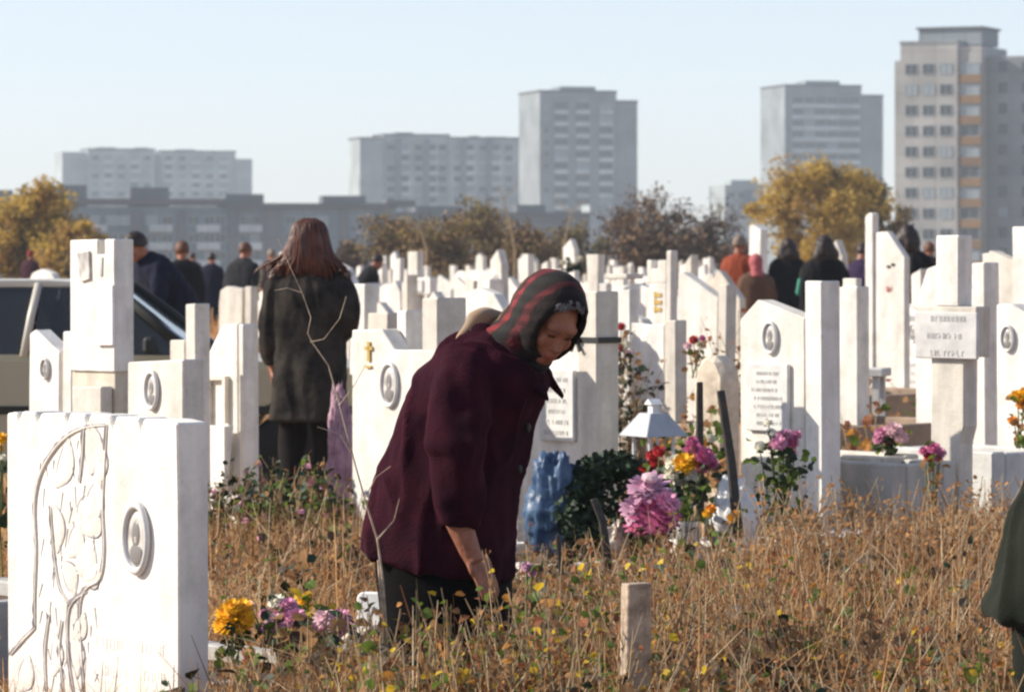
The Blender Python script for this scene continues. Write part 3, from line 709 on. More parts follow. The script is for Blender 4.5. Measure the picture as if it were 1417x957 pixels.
def leaf_quad(V, Fs, Ms, p, size, mi, r):
    d = Vector((r.uniform(-1, 1), r.uniform(-1, 1), r.uniform(-.6, .6))).normalized(); n = Vector((r.uniform(-1, 1), r.uniform(-1, 1), r.uniform(.1, 1))).normalized()
    s_ = d.cross(n); 
    if s_.length < .1: return
    s_.normalize(); n = s_.cross(d); w = size * r.uniform(.32, .5); o = len(V)
    V += [p, p + d * size * .35 + s_ * w + n * size * .10, p + d * size * .75 + s_ * w * .75 + n * size * .04, p + d * size - n * size * .1, p + d * size * .75 - s_ * w * .75 + n * size * .04, p + d * size * .35 - s_ * w + n * size * .1, p + d * size * .5]
    for a, b in ((0, 1), (1, 2), (2, 3), (3, 4), (4, 5), (5, 0)): Fs.append((o + 6, o + a, o + b)); Ms.append(mi)
def weeds(name, label, spots, mats, weights, leaf=(.02, .045), r=None, stem=5, kind='stuff', cat='weeds'):
    """spots: (x, y, height, spread, leaves)"""
    r = r or random.Random(21); V = []; Fs = []; Ms = []; mb = MB()
    for x, y, h, sp, nl in spots:
        for b in range(max(2, nl // 7)):
            a = r.uniform(0, 6.28); q = sp * math.sqrt(r.random()); top = Vector((x + q * math.cos(a), y + q * math.sin(a), h * r.uniform(.6, 1)))
            base = Vector((x + .3 * q * math.cos(a), y + .3 * q * math.sin(a), -.02)); top.x += r.gauss(0, .10) * h; mid = (base + top) / 2 + Vector((r.gauss(0, .10) * h, r.gauss(0, .08) * h, .12 * h))
            mb.tube([base, mid, top], [.0035, .0028, .0016], 4, 0, False)
            for k in range(nl // max(2, nl // 7)):
                t = r.uniform(.35, 1.0); p = base.lerp(mid, t * 2) if t < .5 else mid.lerp(top, t * 2 - 1)
                leaf_quad(V, Fs, Ms, p + Vector((r.uniform(-.02, .02), r.uniform(-.02, .02), r.uniform(-.01, .02))), r.uniform(*leaf), 1 + r.choices(range(len(weights)), weights)[0], r)
    mb.add(V, [], 0); o = len(mb.v) - len(V)
    for f_, m_ in zip(Fs, Ms): mb.f.append([i + o for i in f_]); mb.m.append(m_)
    ob = mb.build(name, [M['stemb']] + [M[m] for m in mats]); return tag(ob, label, cat, kind=kind)
def spots_px(lst):
    out = []
    for px, s, yt, sp, nl in lst: p = G(px, s); out.append((p.x, p.y, max(.12, CH - (yt - HZ) / s), sp, nl))
    return out
rw = random.Random(4); near = []
for _ in range(80): px = rw.uniform(500, 780); near.append((px, rw.uniform(492, 545), rw.uniform(800, 905) + abs(px - 640) * .05, .09, 36))
for _ in range(26): near.append((rw.uniform(440, 640), rw.uniform(520, 570), rw.uniform(880, 945), .10, 30))
for px, yt in ((690, 735), (556, 808), (640, 805), (560, 838), (655, 812), (540, 800), (755, 805)): near.append((px, 505, yt, .05, 40))
weeds('leafy_weeds', 'yellowing leafy weeds round the bending woman', spots_px(near), ['l_yel', 'l_org', 'l_grn', 'l_red', 'l_brn'], [.11, .17, .28, .12, .32], leaf=(.014, .036), r=random.Random(3), cat='weeds')
fld = []
for _ in range(330): fld.append((rw.uniform(700, 1430), rw.uniform(330, 560), 0, .12, 26))
fld = [(px, s, max(700 + 8 * rw.random(), np.interp(s, [330, 430, 560], [725, 790, 880]) + rw.uniform(-35, 50)), sp, nl) for px, s, _, sp, nl in fld]
weeds('leafy_weeds', 'russet and yellow leafy weeds scattered through the grass at right', spots_px(fld), ['l_brn', 'l_org', 'l_grn', 'l_red', 'l_yel'], [.72, .03, .08, .16, .01], leaf=(.010, .028), r=random.Random(5))
bk = [(rw.uniform(285, 520), rw.uniform(275, 390), rw.uniform(700, 770), .14, 20) for _ in range(50)]
weeds('leafy_weeds', 'brown leafy weeds behind the carved stone', spots_px(bk), ['l_brn', 'l_grn', 'tan'], [.5, .15, .35], leaf=(.012, .03), r=random.Random(6))
mdw = [(rw.uniform(930, 1300), rw.uniform(150, 290), rw.uniform(500, 640), .18, 26) for _ in range(60)]
mdw = [(px, s, max(yt, HZ + .75 * s), sp, nl) for px, s, yt, sp, nl in mdw]
weeds('leafy_weeds', 'rust brown weeds between the stones in the middle distance', spots_px(mdw), ['l_brn', 'l_red', 'l_org', 'l_grn'], [.45, .3, .12, .13], leaf=(.03, .07), r=random.Random(8))
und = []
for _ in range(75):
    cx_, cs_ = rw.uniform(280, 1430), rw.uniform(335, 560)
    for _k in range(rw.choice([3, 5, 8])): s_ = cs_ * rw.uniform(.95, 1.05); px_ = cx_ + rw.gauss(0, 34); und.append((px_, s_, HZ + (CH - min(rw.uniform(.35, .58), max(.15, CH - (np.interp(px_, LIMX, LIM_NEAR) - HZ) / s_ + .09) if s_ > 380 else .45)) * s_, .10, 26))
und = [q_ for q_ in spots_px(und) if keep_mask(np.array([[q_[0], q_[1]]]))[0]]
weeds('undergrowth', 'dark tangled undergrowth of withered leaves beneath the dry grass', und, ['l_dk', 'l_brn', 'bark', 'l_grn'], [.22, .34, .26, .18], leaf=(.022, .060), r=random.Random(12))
weeds('withered_shrub', 'dark withered shrub with few leaves right of the ribbon post', spots_px([(860, 242, 445, .10, 170), (868, 238, 470, .12, 170), (852, 244, 500, .12, 150)]), ['l_dk', 'bark', 'l_brn'], [.45, .35, .2], leaf=(.025, .06), r=random.Random(13), kind=None, cat='shrub')
weeds('rust_shrub', 'rust red withered shrub left of the gabled stone', spots_px([(1012, 232, 425, .10, 150), (1020, 226, 450, .14, 150), (1004, 236, 480, .12, 120), (985, 240, 540, .14, 120)]), ['l_red', 'l_brn', 'bark'], [.4, .4, .2], leaf=(.025, .06), r=random.Random(14), kind=None, cat='shrub')
pt = []
for cx_, yt_, s_, n_, rx_ in ((1110, 800, 440, 16, 45), (1080, 850, 480, 12, 40), (1305, 850, 500, 14, 45), (1250, 905, 540, 26, 110), (1390, 900, 545, 22, 60), (900, 745, 420, 12, 50), (1030, 735, 380, 10, 40), (1190, 780, 400, 10, 50), (500, 900, 545, 26, 60), (700, 860, 520, 16, 60), (800, 800, 470, 14, 50), (960, 880, 530, 14, 70)):
    for _k in range(n_): pt.append((cx_ + rw.gauss(0, rx_ * .6), s_ * rw.uniform(.96, 1.04), yt_ + rw.uniform(-25, 50), .08, 46))
weeds('leafy_weeds', 'patches of green and yellow leaved weeds among the grass, bottom and right', spots_px(pt), ['l_grn', 'l_yel', 'l_org', 'l_brn', 'l_red'], [.32, .09, .13, .30, .16], leaf=(.014, .036), r=random.Random(15))
# dried weed heads along the right
hd = [(rw.uniform(1050, 1420), rw.uniform(300, 360), rw.uniform(650, 715), .07, 34) for _ in range(170)]
weeds('dried_weeds', 'brown dried seed heads standing before the grave boxes', spots_px(hd), ['l_brn', 'tan'], [.6, .4], leaf=(.012, .03), r=random.Random(9))
weeds('rose_bush', 'low dark green bush dotted with pink buds at the standing woman\'s feet', spots_px([(px, s, yt, .14, 190) for px, s, yt in ((300, 300, 655), (335, 296, 640), (372, 300, 640), (405, 292, 628), (440, 296, 632), (470, 300, 650), (345, 305, 672), (430, 305, 665))]),
      ['l_dk', 'l_grn', 'f_pink', 'l_brn'], [.46, .38, .06, .10], leaf=(.025, .05), r=random.Random(10), kind=None, cat='bush')

# ------------------------------------------------------------------ flowers and small grave things
def bloom_mesh(name, m, petals=70, flat=.75, core=None, seed=1):
    r = random.Random(seed); mb = MB()
    mb.ball((0, 0, 0), (.45, .45, .4), 0, 8, 6)
    for i in range(petals):
        z = 1 - 1.55 * (i + .5) / petals; a = i * 2.39996; rr = math.sqrt(max(0, 1 - z * z)); d = Vector((rr * math.cos(a), rr * math.sin(a), z)); d.normalize()
        t = d.cross(Vector((0, 0, 1))); t = t.normalized() if t.length > .05 else Vector((1, 0, 0)); b = d.cross(t)
        L = r.uniform(.82, 1.08); w = .17; cup = r.uniform(.05, .2)
        p = [d * .35 - t * w * .6, d * .35 + t * w * .6, d * .75 * L + t * w + b * cup * .5, d * L + t * w * .45 + b * cup, d * L - t * w * .45 + b * cup, d * .75 * L - t * w + b * cup * .5]
        mb.add([Vector((v.x, v.y, v.z * flat)) for v in p], [(0, 1, 2, 5), (5, 2, 3, 4)], 0)
    if core: mb.ball((0, 0, flat * .75), (.38, .38, .2), 1, 8, 5)
    return mb.mesh(name, [M[m]] + ([M[core]] if core else []))
BL = {}
def bloom(m, core=None):
    if (m, core) not in BL: BL[(m, core)] = bloom_mesh('bloom', m, core=core, seed=len(BL))
    return BL[(m, core)]
def bouquet(label, px, s, blooms, z0=0.0, leaves=40, leafm=('l_dk', 'l_grn'), spread=.12, hgt=None, name='flower_bunch', depth=.0, extra=None, leaf=(.03, .06), cat='flowers'):
    """blooms: (px, py, radius px, material[, core]) as seen; each gets its own depth inside the bunch"""
    r = random.Random(int(px * 7 + s)); base = G(px, s) + Vector((0, depth, z0)); t = thing(name, label, cat, base)
    st = MB(); tops = []
    for b in blooms:
        p = W(b[0], b[1], s) - base; dy = r.uniform(-.5, .5) * spread; p.y += dy; tops.append(p)
        o = link('bloom', bloom(b[3], b[4] if len(b) > 4 else None), t); o.location = p; o.scale = (b[2] / s * 1.14,) * 3
        dv = Vector((p.x * 1.2, -.12 + p.y, .22)); o.rotation_euler = dv.to_track_quat('Z', 'Y').to_euler()
        st.tube([(r.uniform(-.02, .02), r.uniform(-.02, .02), 0), (p.x * .6, p.y * .6, p.z * .55), p], [.004, .0035, .003], 5, 0, False)
    V = []; Fs = []; Ms = []
    for k in range(leaves):
        q = r.choice(tops); tt = r.uniform(.25, .98); p = Vector((q.x * tt + r.uniform(-.6, .6) * spread, q.y * tt + r.uniform(-.6, .6) * spread, q.z * tt + r.uniform(-.03, .04)))
        leaf_quad(V, Fs, Ms, p, r.uniform(*leaf), 1 + r.choices([0, 1], [.6, .4])[0], r)
    o_ = len(st.v); st.add(V, [], 0)
    for f_, m_ in zip(Fs, Ms): st.f.append([i + o_ for i in f_]); st.m.append(m_)
    st.build('foliage', [M['stemg'], M[leafm[0]], M[leafm[1]]], t)
    return t
bouquet('big yellow chrysanthemum cluster lying beside the carved stone', 322, 412, [(318, 850, 19, 'f_yel'), (334, 842, 16, 'f_yel'), (328, 862, 18, 'f_yel'), (312, 864, 16, 'f_yel'), (342, 856, 11, 'f_yel'), (322, 838, 12, 'f_yel')], .15, 20, spread=.05)
bouquet('pale and deep pink chrysanthemums with a white bloom, next to the yellow cluster', 392, 410, [(382, 834, 12, 'f_wht'), (398, 838, 13, 'f_pink'), (402, 856, 15, 'f_pink'), (380, 860, 13, 'f_pale'), (390, 848, 12, 'f_mag'), (412, 850, 12, 'f_pink'), (346, 838, 7, 'f_pale'), (366, 850, 9, 'f_pink'), (372, 868, 10, 'f_pink'), (422, 858, 8, 'f_pale')], .15, 46, spread=.10)
bouquet('dusty mauve pink chrysanthemums beside the small white marker', 463, 412, [(450, 852, 15, 'f_pale'), (470, 856, 16, 'f_pink'), (462, 868, 15, 'f_pale'), (482, 870, 14, 'f_pink'), (444, 866, 12, 'f_pink'), (474, 882, 12, 'f_pur')], .15, 30, spread=.09)
bouquet('small rusty orange flower head in the grass below the yellow cluster', 345, 430, [(344, 902, 9, 'f_rust'), (343, 915, 8, 'f_rust')], .10, 10, spread=.03, leafm=('l_brn', 'l_grn'))
bouquet('yellow green leafy sprig behind the pink chrysanthemums', 428, 404, [(425, 825, 7, 'l_yel'), (418, 832, 6, 'f_yel')], .15, 60, leafm=('l_yel', 'l_grn'), spread=.10, cat='plant', name='leafy_sprig')
bouquet('large mauve and magenta blooms lying on the grave surround', 893, 335, [(898, 678, 29, 'f_pur', 'f_pale'), (908, 712, 31, 'f_mag'), (882, 704, 24, 'f_pur'), (886, 726, 20, 'f_mag'), (922, 694, 18, 'f_pink')], .3, 24, spread=.10)
bouquet('mixed white, yellow and magenta flowers in front of the tin lantern', 945, 325, [(932, 640, 12, 'f_wht'), (928, 656, 11, 'f_wht'), (942, 664, 12, 'f_wht'), (955, 658, 10, 'f_wht'), (946, 640, 15, 'f_yel'), (956, 636, 11, 'f_org'), (960, 622, 13, 'f_mag'), (975, 630, 13, 'f_mag'), (972, 646, 13, 'f_mag'), (985, 640, 10, 'f_mag'), (958, 610, 8, 'f_mag')], .3, 70, spread=.10)
bouquet('bright green leafy spray rising behind the mixed flowers', 942, 312, [(965, 588, 6, 'f_wht'), (984, 606, 7, 'f_wht'), (920, 600, 5, 'f_wht')], .3, 130, leafm=('l_grn', 'l_dk'), spread=.18, name='leafy_spray', cat='plant')
bouquet('dark red carnations beside the evergreen wreath', 905, 330, [(903, 630, 9, 'f_red'), (912, 624, 9, 'f_red'), (900, 644, 9, 'f_red'), (892, 648, 8, 'f_red'), (908, 640, 8, 'f_red')], .3, 20, spread=.08)
bouquet('pink roses with white buds before the gabled stone', 1080, 322, [(1086, 604, 12, 'f_pink'), (1096, 612, 11, 'f_mag'), (1076, 612, 11, 'f_pink'), (1104, 602, 8, 'f_pink'), (1070, 618, 9, 'f_pink'), (1094, 628, 11, 'f_mag'), (1066, 598, 7, 'f_wht'), (1050, 616, 7, 'f_wht'), (1064, 584, 6, 'f_wht')], .25, 150, spread=.16)
bouquet('soft pink flowers lying on the grave box behind the square post', 1232, 300, [(1222, 600, 12, 'f_pink'), (1236, 594, 12, 'f_pale'), (1230, 606, 11, 'f_pink'), (1246, 604, 10, 'f_pale'), (1216, 608, 8, 'f_pink')], .62, 26, spread=.08)
bouquet('dull crimson flowers in a brown jar beside the cross', 1288, 312, [(1280, 624, 8, 'f_mag'), (1292, 620, 9, 'f_mag'), (1302, 626, 8, 'f_pink'), (1286, 632, 8, 'f_red'), (1298, 634, 7, 'f_mag')], .3, 26, spread=.07, leafm=('l_brn', 'l_grn'))
bouquet('orange and yellow flowers at the right frame edge', 1412, 292, [(1408, 548, 10, 'f_yel'), (1416, 560, 10, 'f_org'), (1403, 582, 8, 'f_org'), (1412, 606, 7, 'f_yel'), (1418, 542, 8, 'f_yel')], .62, 30, spread=.06, leafm=('l_brn', 'l_grn'))
bouquet('red and yellow flowers on the ledge of the blade stone', 1240, 172, [(1234, 398, 8, 'f_red'), (1242, 392, 8, 'f_wht'), (1248, 400, 7, 'f_yel'), (1240, 404, 7, 'f_wht')], .98, 14, spread=.06)
bouquet('small red and white flowers before the sloping shoulder stone', 962, 250, [(960, 470, 7, 'f_red'), (968, 476, 6, 'f_wht'), (952, 478, 6, 'f_pale'), (972, 468, 5, 'f_mag')], .85, 20, spread=.06, leafm=('l_brn', 'l_grn'))
bouquet('scarlet and white flowers in the shade beside the ribbon post', 858, 230, [(860, 452, 7, 'f_red'), (866, 474, 7, 'f_wht'), (858, 480, 6, 'f_red'), (868, 488, 6, 'f_pale')], .75, 26, spread=.08, leafm=('l_dk', 'l_brn'))
bouquet('yellow blooms at the extreme left edge behind the carved stone', 0, 395, [(2, 606, 9, 'f_yel'), (-4, 620, 8, 'f_yel'), (5, 632, 5, 'f_wht')], .42, 16, spread=.05)
bouquet('orange marigolds by the white tin can', 985, 332, [(984, 704, 8, 'f_org'), (978, 710, 6, 'f_yel'), (1012, 716, 7, 'f_yel'), (1020, 710, 6, 'f_yel')], .28, 14, spread=.05)
bouquet('mauve bloom in the grass under the woman\'s hand', 730, 455, [(729, 784, 8, 'f_pur'), (736, 792, 6, 'f_pink')], .1, 8, spread=.03)
# evergreen wreath
def wreath():
    r = random.Random(31); t = thing('evergreen_wreath', 'dark green fir wreath propped upright on the white grave surround', 'wreath', W(850, 706, 330))
    V = []; Fs = []; Ms = []; mb = MB()
    pts = [(.19 * math.cos(a), -.03 + .10 * math.sin(a), .185 * math.sin(a)) for a in [i * 2 * math.pi / 20 for i in range(21)]]
    mb.tube(pts, .045, 7)
    for k in range(3400):
        a = r.uniform(0, 6.283); kk = 1 if k < 2200 else math.sqrt(r.random()); p = Vector((.19 * kk * math.cos(a), -.03 + .10 * kk * math.sin(a), .185 * kk * math.sin(a))); d = Vector((r.gauss(0, 1), r.gauss(0, 1), r.gauss(0, 1))).normalized()
        leaf_quad(V, Fs, Ms, p + d * .055, r.uniform(.02, .038), 0, r)
    o_ = len(mb.v); mb.add(V, [], 0)
    for f_ in Fs: mb.f.append([i + o_ for i in f_]); mb.m.append(0)
    mb.build('sprigs', M['l_dk'], t)
wreath()
def crumpled(name, label, cat, px, py, s, rx, ry, rz_, m, seed, amp=.45):
    mb = MB(); mb.ball((0, 0, 0), 1.0, 0, 48, 34)
    me = mb.mesh(name, M[m])
    for v in me.vertices:
        n = noise.fractal(v.co * 1.4 + Vector((seed, 0, 0)), .8, 2.2, 4); rg = abs(noise.noise(v.co * 3.1 + Vector((0, seed, 0)))) + .42 * abs(noise.noise(v.co * 5.3 + Vector((seed, 0, 0))))
        k = 1 + amp * n - .35 * rg; v.co = Vector((v.co.x * rx * k, v.co.y * ry * k, max(-.75, v.co.z) * rz_ * k))
    me.polygons.foreach_set('use_smooth', [True] * len(me.polygons)); o = link(name, me, None, W(px, py, s)); return tag(o, label, cat)
crumpled('plastic_bag', 'crumpled blue plastic bag by the woman\'s skirt', 'bag', 768, 703, 329, .135, .12, .27, 'bluebag', 2.0, .26)
crumpled('plastic_bag', 'smaller blue plastic bag half hidden behind the fir wreath', 'bag', 812, 716, 327, .07, .06, .24, 'bluebag', 5.0, .26)
crumpled('paper_wrap', 'crumpled whitish wrapping paper right of the tin can', 'wrapper', 1014, 722, 326, .11, .07, .19, 'whitepaint', 8.0, .26)
crumpled('paper_wrap', 'torn translucent wrapping standing in the grass below the mauve blooms', 'wrapper', 853, 750, 334, .055, .05, .085, 'film', 11.0)
crumpled('flower_wrap', 'lilac paper bundle of flowers behind the standing woman\'s legs', 'bundle', 470, 644, 262, .075, .07, .42, 'lilac', 19.0, .25)
def tin_can():
    t = thing('tin_can', 'silver grey tin can holding flowers on the grave surround', 'can', G(952, 326) + Vector((0, 0, .29)))
    r = 17 / 326; h = 40 / 326; mb = MB(); mb.lathe([(r * .96, 0), (r, .004), (r * .985, h * .3), (r, h * .33), (r * .985, h * .66), (r, h * .69), (r, h), (r * .93, h), (r * .93, .01)], n=20); mb.build('can_body', M['tin'], t)
    m2 = MB(); m2.lathe([(r * .92, h - .008), (.001, h - .006)], n=16); m2.build('soil_fill', M['soil'], t)
tin_can()
def brown_jar():
    t = thing('flower_jar', 'brown glazed jar before the foot of the cross', 'jar', G(1288, 312) + Vector((0, 0, .26)))
    mb = MB(); k = 1 / 312
    mb.lathe([(10 * k, 0), (13 * k, 6 * k), (14 * k, 22 * k), (10 * k, 40 * k), (12 * k, 48 * k), (9 * k, 48 * k), (7 * k, 10 * k)], n=18); mb.build('jar_body', M['rust'], t, smooth=True)
brown_jar()
def lantern():
    s = 318; t = thing('grave_lantern', 'white tin grave lantern with pitched roof and small chimney cap', 'lantern', G(906, s) + Vector((0, .15, .30)), R(-58))
    z = lambda y: CH - (y - HZ) / s - .30
    zr0, zr1, zc = z(605), z(573), z(560); a = .112
    mb = MB(); mb.add([(-a, -a, zr0), (a, -a, zr0), (a, a, zr0), (-a, a, zr0), (-.045, -.045, zr1), (.045, -.045, zr1), (.045, .045, zr1), (-.045, .045, zr1)],
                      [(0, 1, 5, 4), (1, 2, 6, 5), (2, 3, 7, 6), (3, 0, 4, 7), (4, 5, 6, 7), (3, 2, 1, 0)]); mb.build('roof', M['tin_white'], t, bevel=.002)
    mb = MB(); mb.box((0, 0, zr1 + .018), (.035, .035, .036)); mb.prism([(-.03, zr1 + .037), (.03, zr1 + .037), (0, zr1 + .062)], -.03, .03); mb.build('chimney_cap', M['whitepaint'], t)
    for sx in (-1, 1):
        for sy in (-1, 1): l = MB(); l.box((sx * .062, sy * .062, zr0 / 2 - .003), (.012, .012, zr0)); l.build('leg', M['tin'], t)
    mb = MB(); mb.box((0, 0, .02), (.15, .15, .015)); mb.build('base', M['tin'], t)
    mb = MB(); mb.lathe([(.025, .03), (.027, .09), (.022, .1), (.001, .1)], n=12); mb.build('candle', M['f_red'], t)
lantern()
def stake(label, pts, w, s, m, cat='stake', name='wooden_stake', taper=.8):
    P = [W(x, y, s) for x, y in pts]; b = P[0].copy(); t = thing(name, label, cat, b)
    mb = MB(); n = len(P); d = (P[-1] - P[0]).normalized(); side = d.cross(Vector((0, 1, 0))).normalized(); q = Vector((0, 1, 0)); ca, sa = math.cos(.5), math.sin(.5)
    e1 = side * ca - q * sa; e2 = side * sa + q * ca; rings = []
    for i, p in enumerate(P):
        k = w * (1 - (1 - taper) * i / (n - 1)); rings.append([p - b + e1 * k * a_ + e2 * k * .55 * c_ for a_, c_ in ((-.5, -.5), (.5, -.5), (.5, .5), (-.5, .5))])
    mb.loft(rings); mb.build('shaft', M[m], t, bevel=.003, noise_amp=.002, noise_scale=9); return t
stake('weathered plank post standing up from the grass at bottom centre', [(876, 1160), (878, 957), (881, 806)], .075, 530, 'wood_grey', 'post', 'wooden_post', .96)
stake('slim black stake behind the mixed flowers', [(969, 720), (968, 600), (968, 528)], .035, 322, 'iron')
stake('leaning black stake with grey edge beside the slim one', [(1022, 745), (1012, 640), (997, 540)], .042, 330, 'iron')
stake('short dark stake in the grass below the wreath', [(842, 790), (834, 720), (822, 690)], .035, 352, 'iron')
stake('thin dark stake low in the weeds right of the woman', [(780, 830), (772, 740)], .022, 372, 'iron')
def marker():
    t = thing('grave_marker', 'small white rounded marker plate with tiny oval beside the pink flowers', 'marker', G(512, 420) + Vector((0, 0, .0)), -R(20))
    s = 420; z = lambda y: CH - (y - HZ) / s
    k = .048; top, bot = z(819), z(858); mb = MB(); mb.prism([(-k, -.02), (-k, top - .015), (-k + .015, top), (k - .02, top), (k, top - .02), (k, -.02)], 0, .03); mb.build('plate', M['whitepaint'], t, bevel=.005)
    mb = MB(); mb.prism([(-.085, -.02), (-.085, z(884)), (-.05, z(872)), (.05, z(860)), (.06, -.02)], -.08, -.004); mb.build('foot_stone', M['rough_stone'], t, bevel=.012)
    m3 = MB(); m3.ball((.012, -.002, z(843)), (.008, .004, .012), 0, 10, 6); m3.build('emblem', M['dark_mark'], t)
marker()
def dry_stalk():
    s = 498; b = G(541, s); t = thing('dry_stalk', 'tall crooked dead weed stalk at the bending woman\'s left, its thin tip crossing the standing woman', 'stalk', b); r = random.Random(2)
    t['label'] = 'tall crooked grey dead weed stalk rising at the bending woman\'s left side'
    def tw(pts, r0, r1): return [W(x, y, s) - b + Vector((0, r.uniform(-.01, .01), 0)) for x, y in pts], [r0 + (r1 - r0) * (i / (len(pts) - 1)) ** .35 for i in range(len(pts))]
    mb = MB()
    for pts, a, c in (([(541, 1130), (538, 1000), (535, 880), (529, 800), (522, 745), (505, 690), (488, 630), (470, 560), (455, 505), (432, 474), (426, 462), (430, 440), (418, 405), (400, 365), (384, 330)], .0075, .0008),
                      ([(530, 1130), (532, 980), (530, 860), (524, 775)], .010, .004), ([(430, 474), (448, 470), (470, 440), (480, 410)], .002, .001),
                      ([(418, 405), (398, 398), (380, 402)], .0018, .0008), ([(488, 630), (470, 600), (440, 590)], .002, .001), ([(470, 560), (492, 530), (505, 505)], .002, .0008), ([(505, 690), (520, 660), (540, 645)], .002, .0008), ([(522, 745), (545, 720), (552, 690)], .003, .001)):
        p, rr_ = tw(pts, a, c); mb.tube(p, rr_, 7)
    mb.build('twigs', M['wood_grey'], t, noise_amp=.003, noise_scale=11)
dry_stalk()
def thuja():  # made-up shrub, added unseen behind the woman to shade the flat stone
    t = thing('shadow_shrub', 'small dark thuja shrub added behind the bending woman to shade the flat stone', 'shrub', G(743, 233.7)); r = random.Random(5); V = []; Fs = []; Ms = []; mb = MB(); mb.tube([(0, 0, -.05), (0, 0, .9)], [.03, .008], 6); mb.build('trunk', M['bark'], t)
    mb = MB()
    for k in range(2200):
        z = r.uniform(.06, 1.36); rad = .26 * (1 - (z / 1.40) ** 2) * math.sqrt(r.random()) + .01; a = r.uniform(0, 6.283); leaf_quad(V, Fs, Ms, Vector((rad * math.cos(a), rad * math.sin(a), z)), r.uniform(.04, .08), 0, r)
    mb.add(V, Fs); mb.build('foliage', M['l_dk'], t)
thuja()
# the far spreads of wreath greenery and vases on far stones
def wreath_red():
    t = thing('flower_vase', 'dark vase with white and red flowers above the headscarf', 'vase', G(793, 118) + Vector((0, 0, 1.0)))
    mb = MB(); mb.lathe([(.05, 0), (.09, .1), (.06, .22), (.07, .26), (.05, .26)], n=12); mb.build('vase_body', M['iron'], t, smooth=True)
    V = []; Fs = []; Ms = []; r = random.Random(3); m2 = MB()
    for k in range(90): leaf_quad(V, Fs, Ms, Vector((r.gauss(0, .06), r.gauss(0, .06), .3 + r.gauss(0, .05))), .08, 0, r)
    m2.add(V, Fs); m2.build('foliage', M['l_dk'], t)
    for d in ((-.12, 0, .38), (.08, 0, .42), (.0, -.05, .35)): o = link('bloom', bloom('f_wht'), t); o.location = d; o.scale = (.06,) * 3
wreath_red()
exec_people = True
# ------------------------------------------------------------------ people
def frame_axes(f, up):
    f = Vector(f).normalized(); up = Vector(up); l = up.cross(f).normalized(); u = f.cross(l).normalized(); return f, l, u      # forward, left, up
def remesh(mb, voxel, name, smooth=3):
    me = mb.mesh('tmp', []); ob = bpy.data.objects.new('tmp', me); COL.objects.link(ob)
    md = ob.modifiers.new('r', 'REMESH'); md.mode = 'VOXEL'; md.voxel_size = voxel
    ms = ob.modifiers.new('s', 'SMOOTH'); ms.iterations = smooth; ms.factor = .5
    dg = bpy.context.evaluated_depsgraph_get(); out = bpy.data.meshes.new_from_object(ob.evaluated_get(dg)); out.name = name
    bpy.data.objects.remove(ob); bpy.data.meshes.remove(me)
    out.polygons.foreach_set('use_smooth', [True] * len(out.polygons)); return out
def head_prims(mb, c, f, up, k=1.0):
    """skull, jaw, nose, brow, cheeks, lips, ears; c is the middle of the head, k = head height / 0.225 m"""
    f, l, u = frame_axes(f, up); q = Matrix((f, l, u)).transposed()
    P = lambda a, b, d: Vector(c) + (f * a + l * b + u * d) * k
    B = lambda a, b, d, r, n=14: mb.ball(P(a, b, d), [x * k for x in r], 0, n, 10, q)
    B(-.012, 0, .03, (.095, .075, .085), 18); B(.02, 0, -.035, (.070, .062, .075), 16); B(.055, 0, -.082, (.028, .032, .026)); B(.065, 0, .028, (.028, .058, .026))
    B(.083, 0, -.018, (.016, .0115, .030)); B(.097, 0, -.030, (.013, .014, .011)); B(.084, 0, -.058, (.012, .024, .008)); B(.082, 0, -.068, (.011, .020, .008))
    for s in (-1, 1):
        B(.052, s * .040, -.022, (.028, .024, .028)); B(-.008, s * .076, -.008, (.018, .009, .030)); B(.084, s * .012, -.032, (.010, .008, .007)); B(.072, s * .032, .010, (.011, .014, .010))
    return P, f, l, u
def hand_prims(mb, wrist, d, palm_n, k=1.0, curl=.6, thumb=1):
    """palm with four bent fingers of different lengths and a thumb off its side; d = pointing direction, palm_n = the way the palm faces"""
    d = Vector(d).normalized(); n = Vector(palm_n); n = (n - d * n.dot(d)).normalized(); s = d.cross(n) * thumb; q = Matrix((d, s, n)).transposed()
    w = Vector(wrist); mb.tube([w - d * .02 * k, w + d * .03 * k], [.026 * k, .030 * k], 10); mb.ball(w + d * .048 * k, (.050 * k, .040 * k, .016 * k), 0, 12, 8, q)
    for j, (o, L) in enumerate(((.030, .066), (.010, .075), (-.010, .070), (-.029, .054))):
        p = w + d * .085 * k + s * o * k; dd = d.copy(); pts = [w + d * .05 * k + s * o * .8 * k, p]
        for b in range(3):
            dd = (dd + n * curl * (.35 + .25 * b)).normalized(); p = p + dd * L * k * (.42, .33, .25)[b]; pts.append(p)
        mb.tube(pts, [.0095 * k, .0095 * k, .0085 * k, .008 * k, .0065 * k], 8)
    p0 = w + d * .02 * k + s * .022 * k; p1 = p0 + (d * .5 + s * .8 + n * .35).normalized() * .042 * k; p2 = p1 + (d * .85 + s * .25 + n * .5).normalized() * .032 * k; p3 = p2 + (d * .9 + n * .6).normalized() * .024 * k
    mb.tube([p0, p1, p2, p3], [.014 * k, .011 * k, .010 * k, .0075 * k], 8)
def capsule(mb, pts, rad, n=12):
    mb.tube(pts, rad, n)
    mb.ball(pts[0], rad[0], 0, n, 8); mb.ball(pts[-1], rad[-1], 0, n, 8)
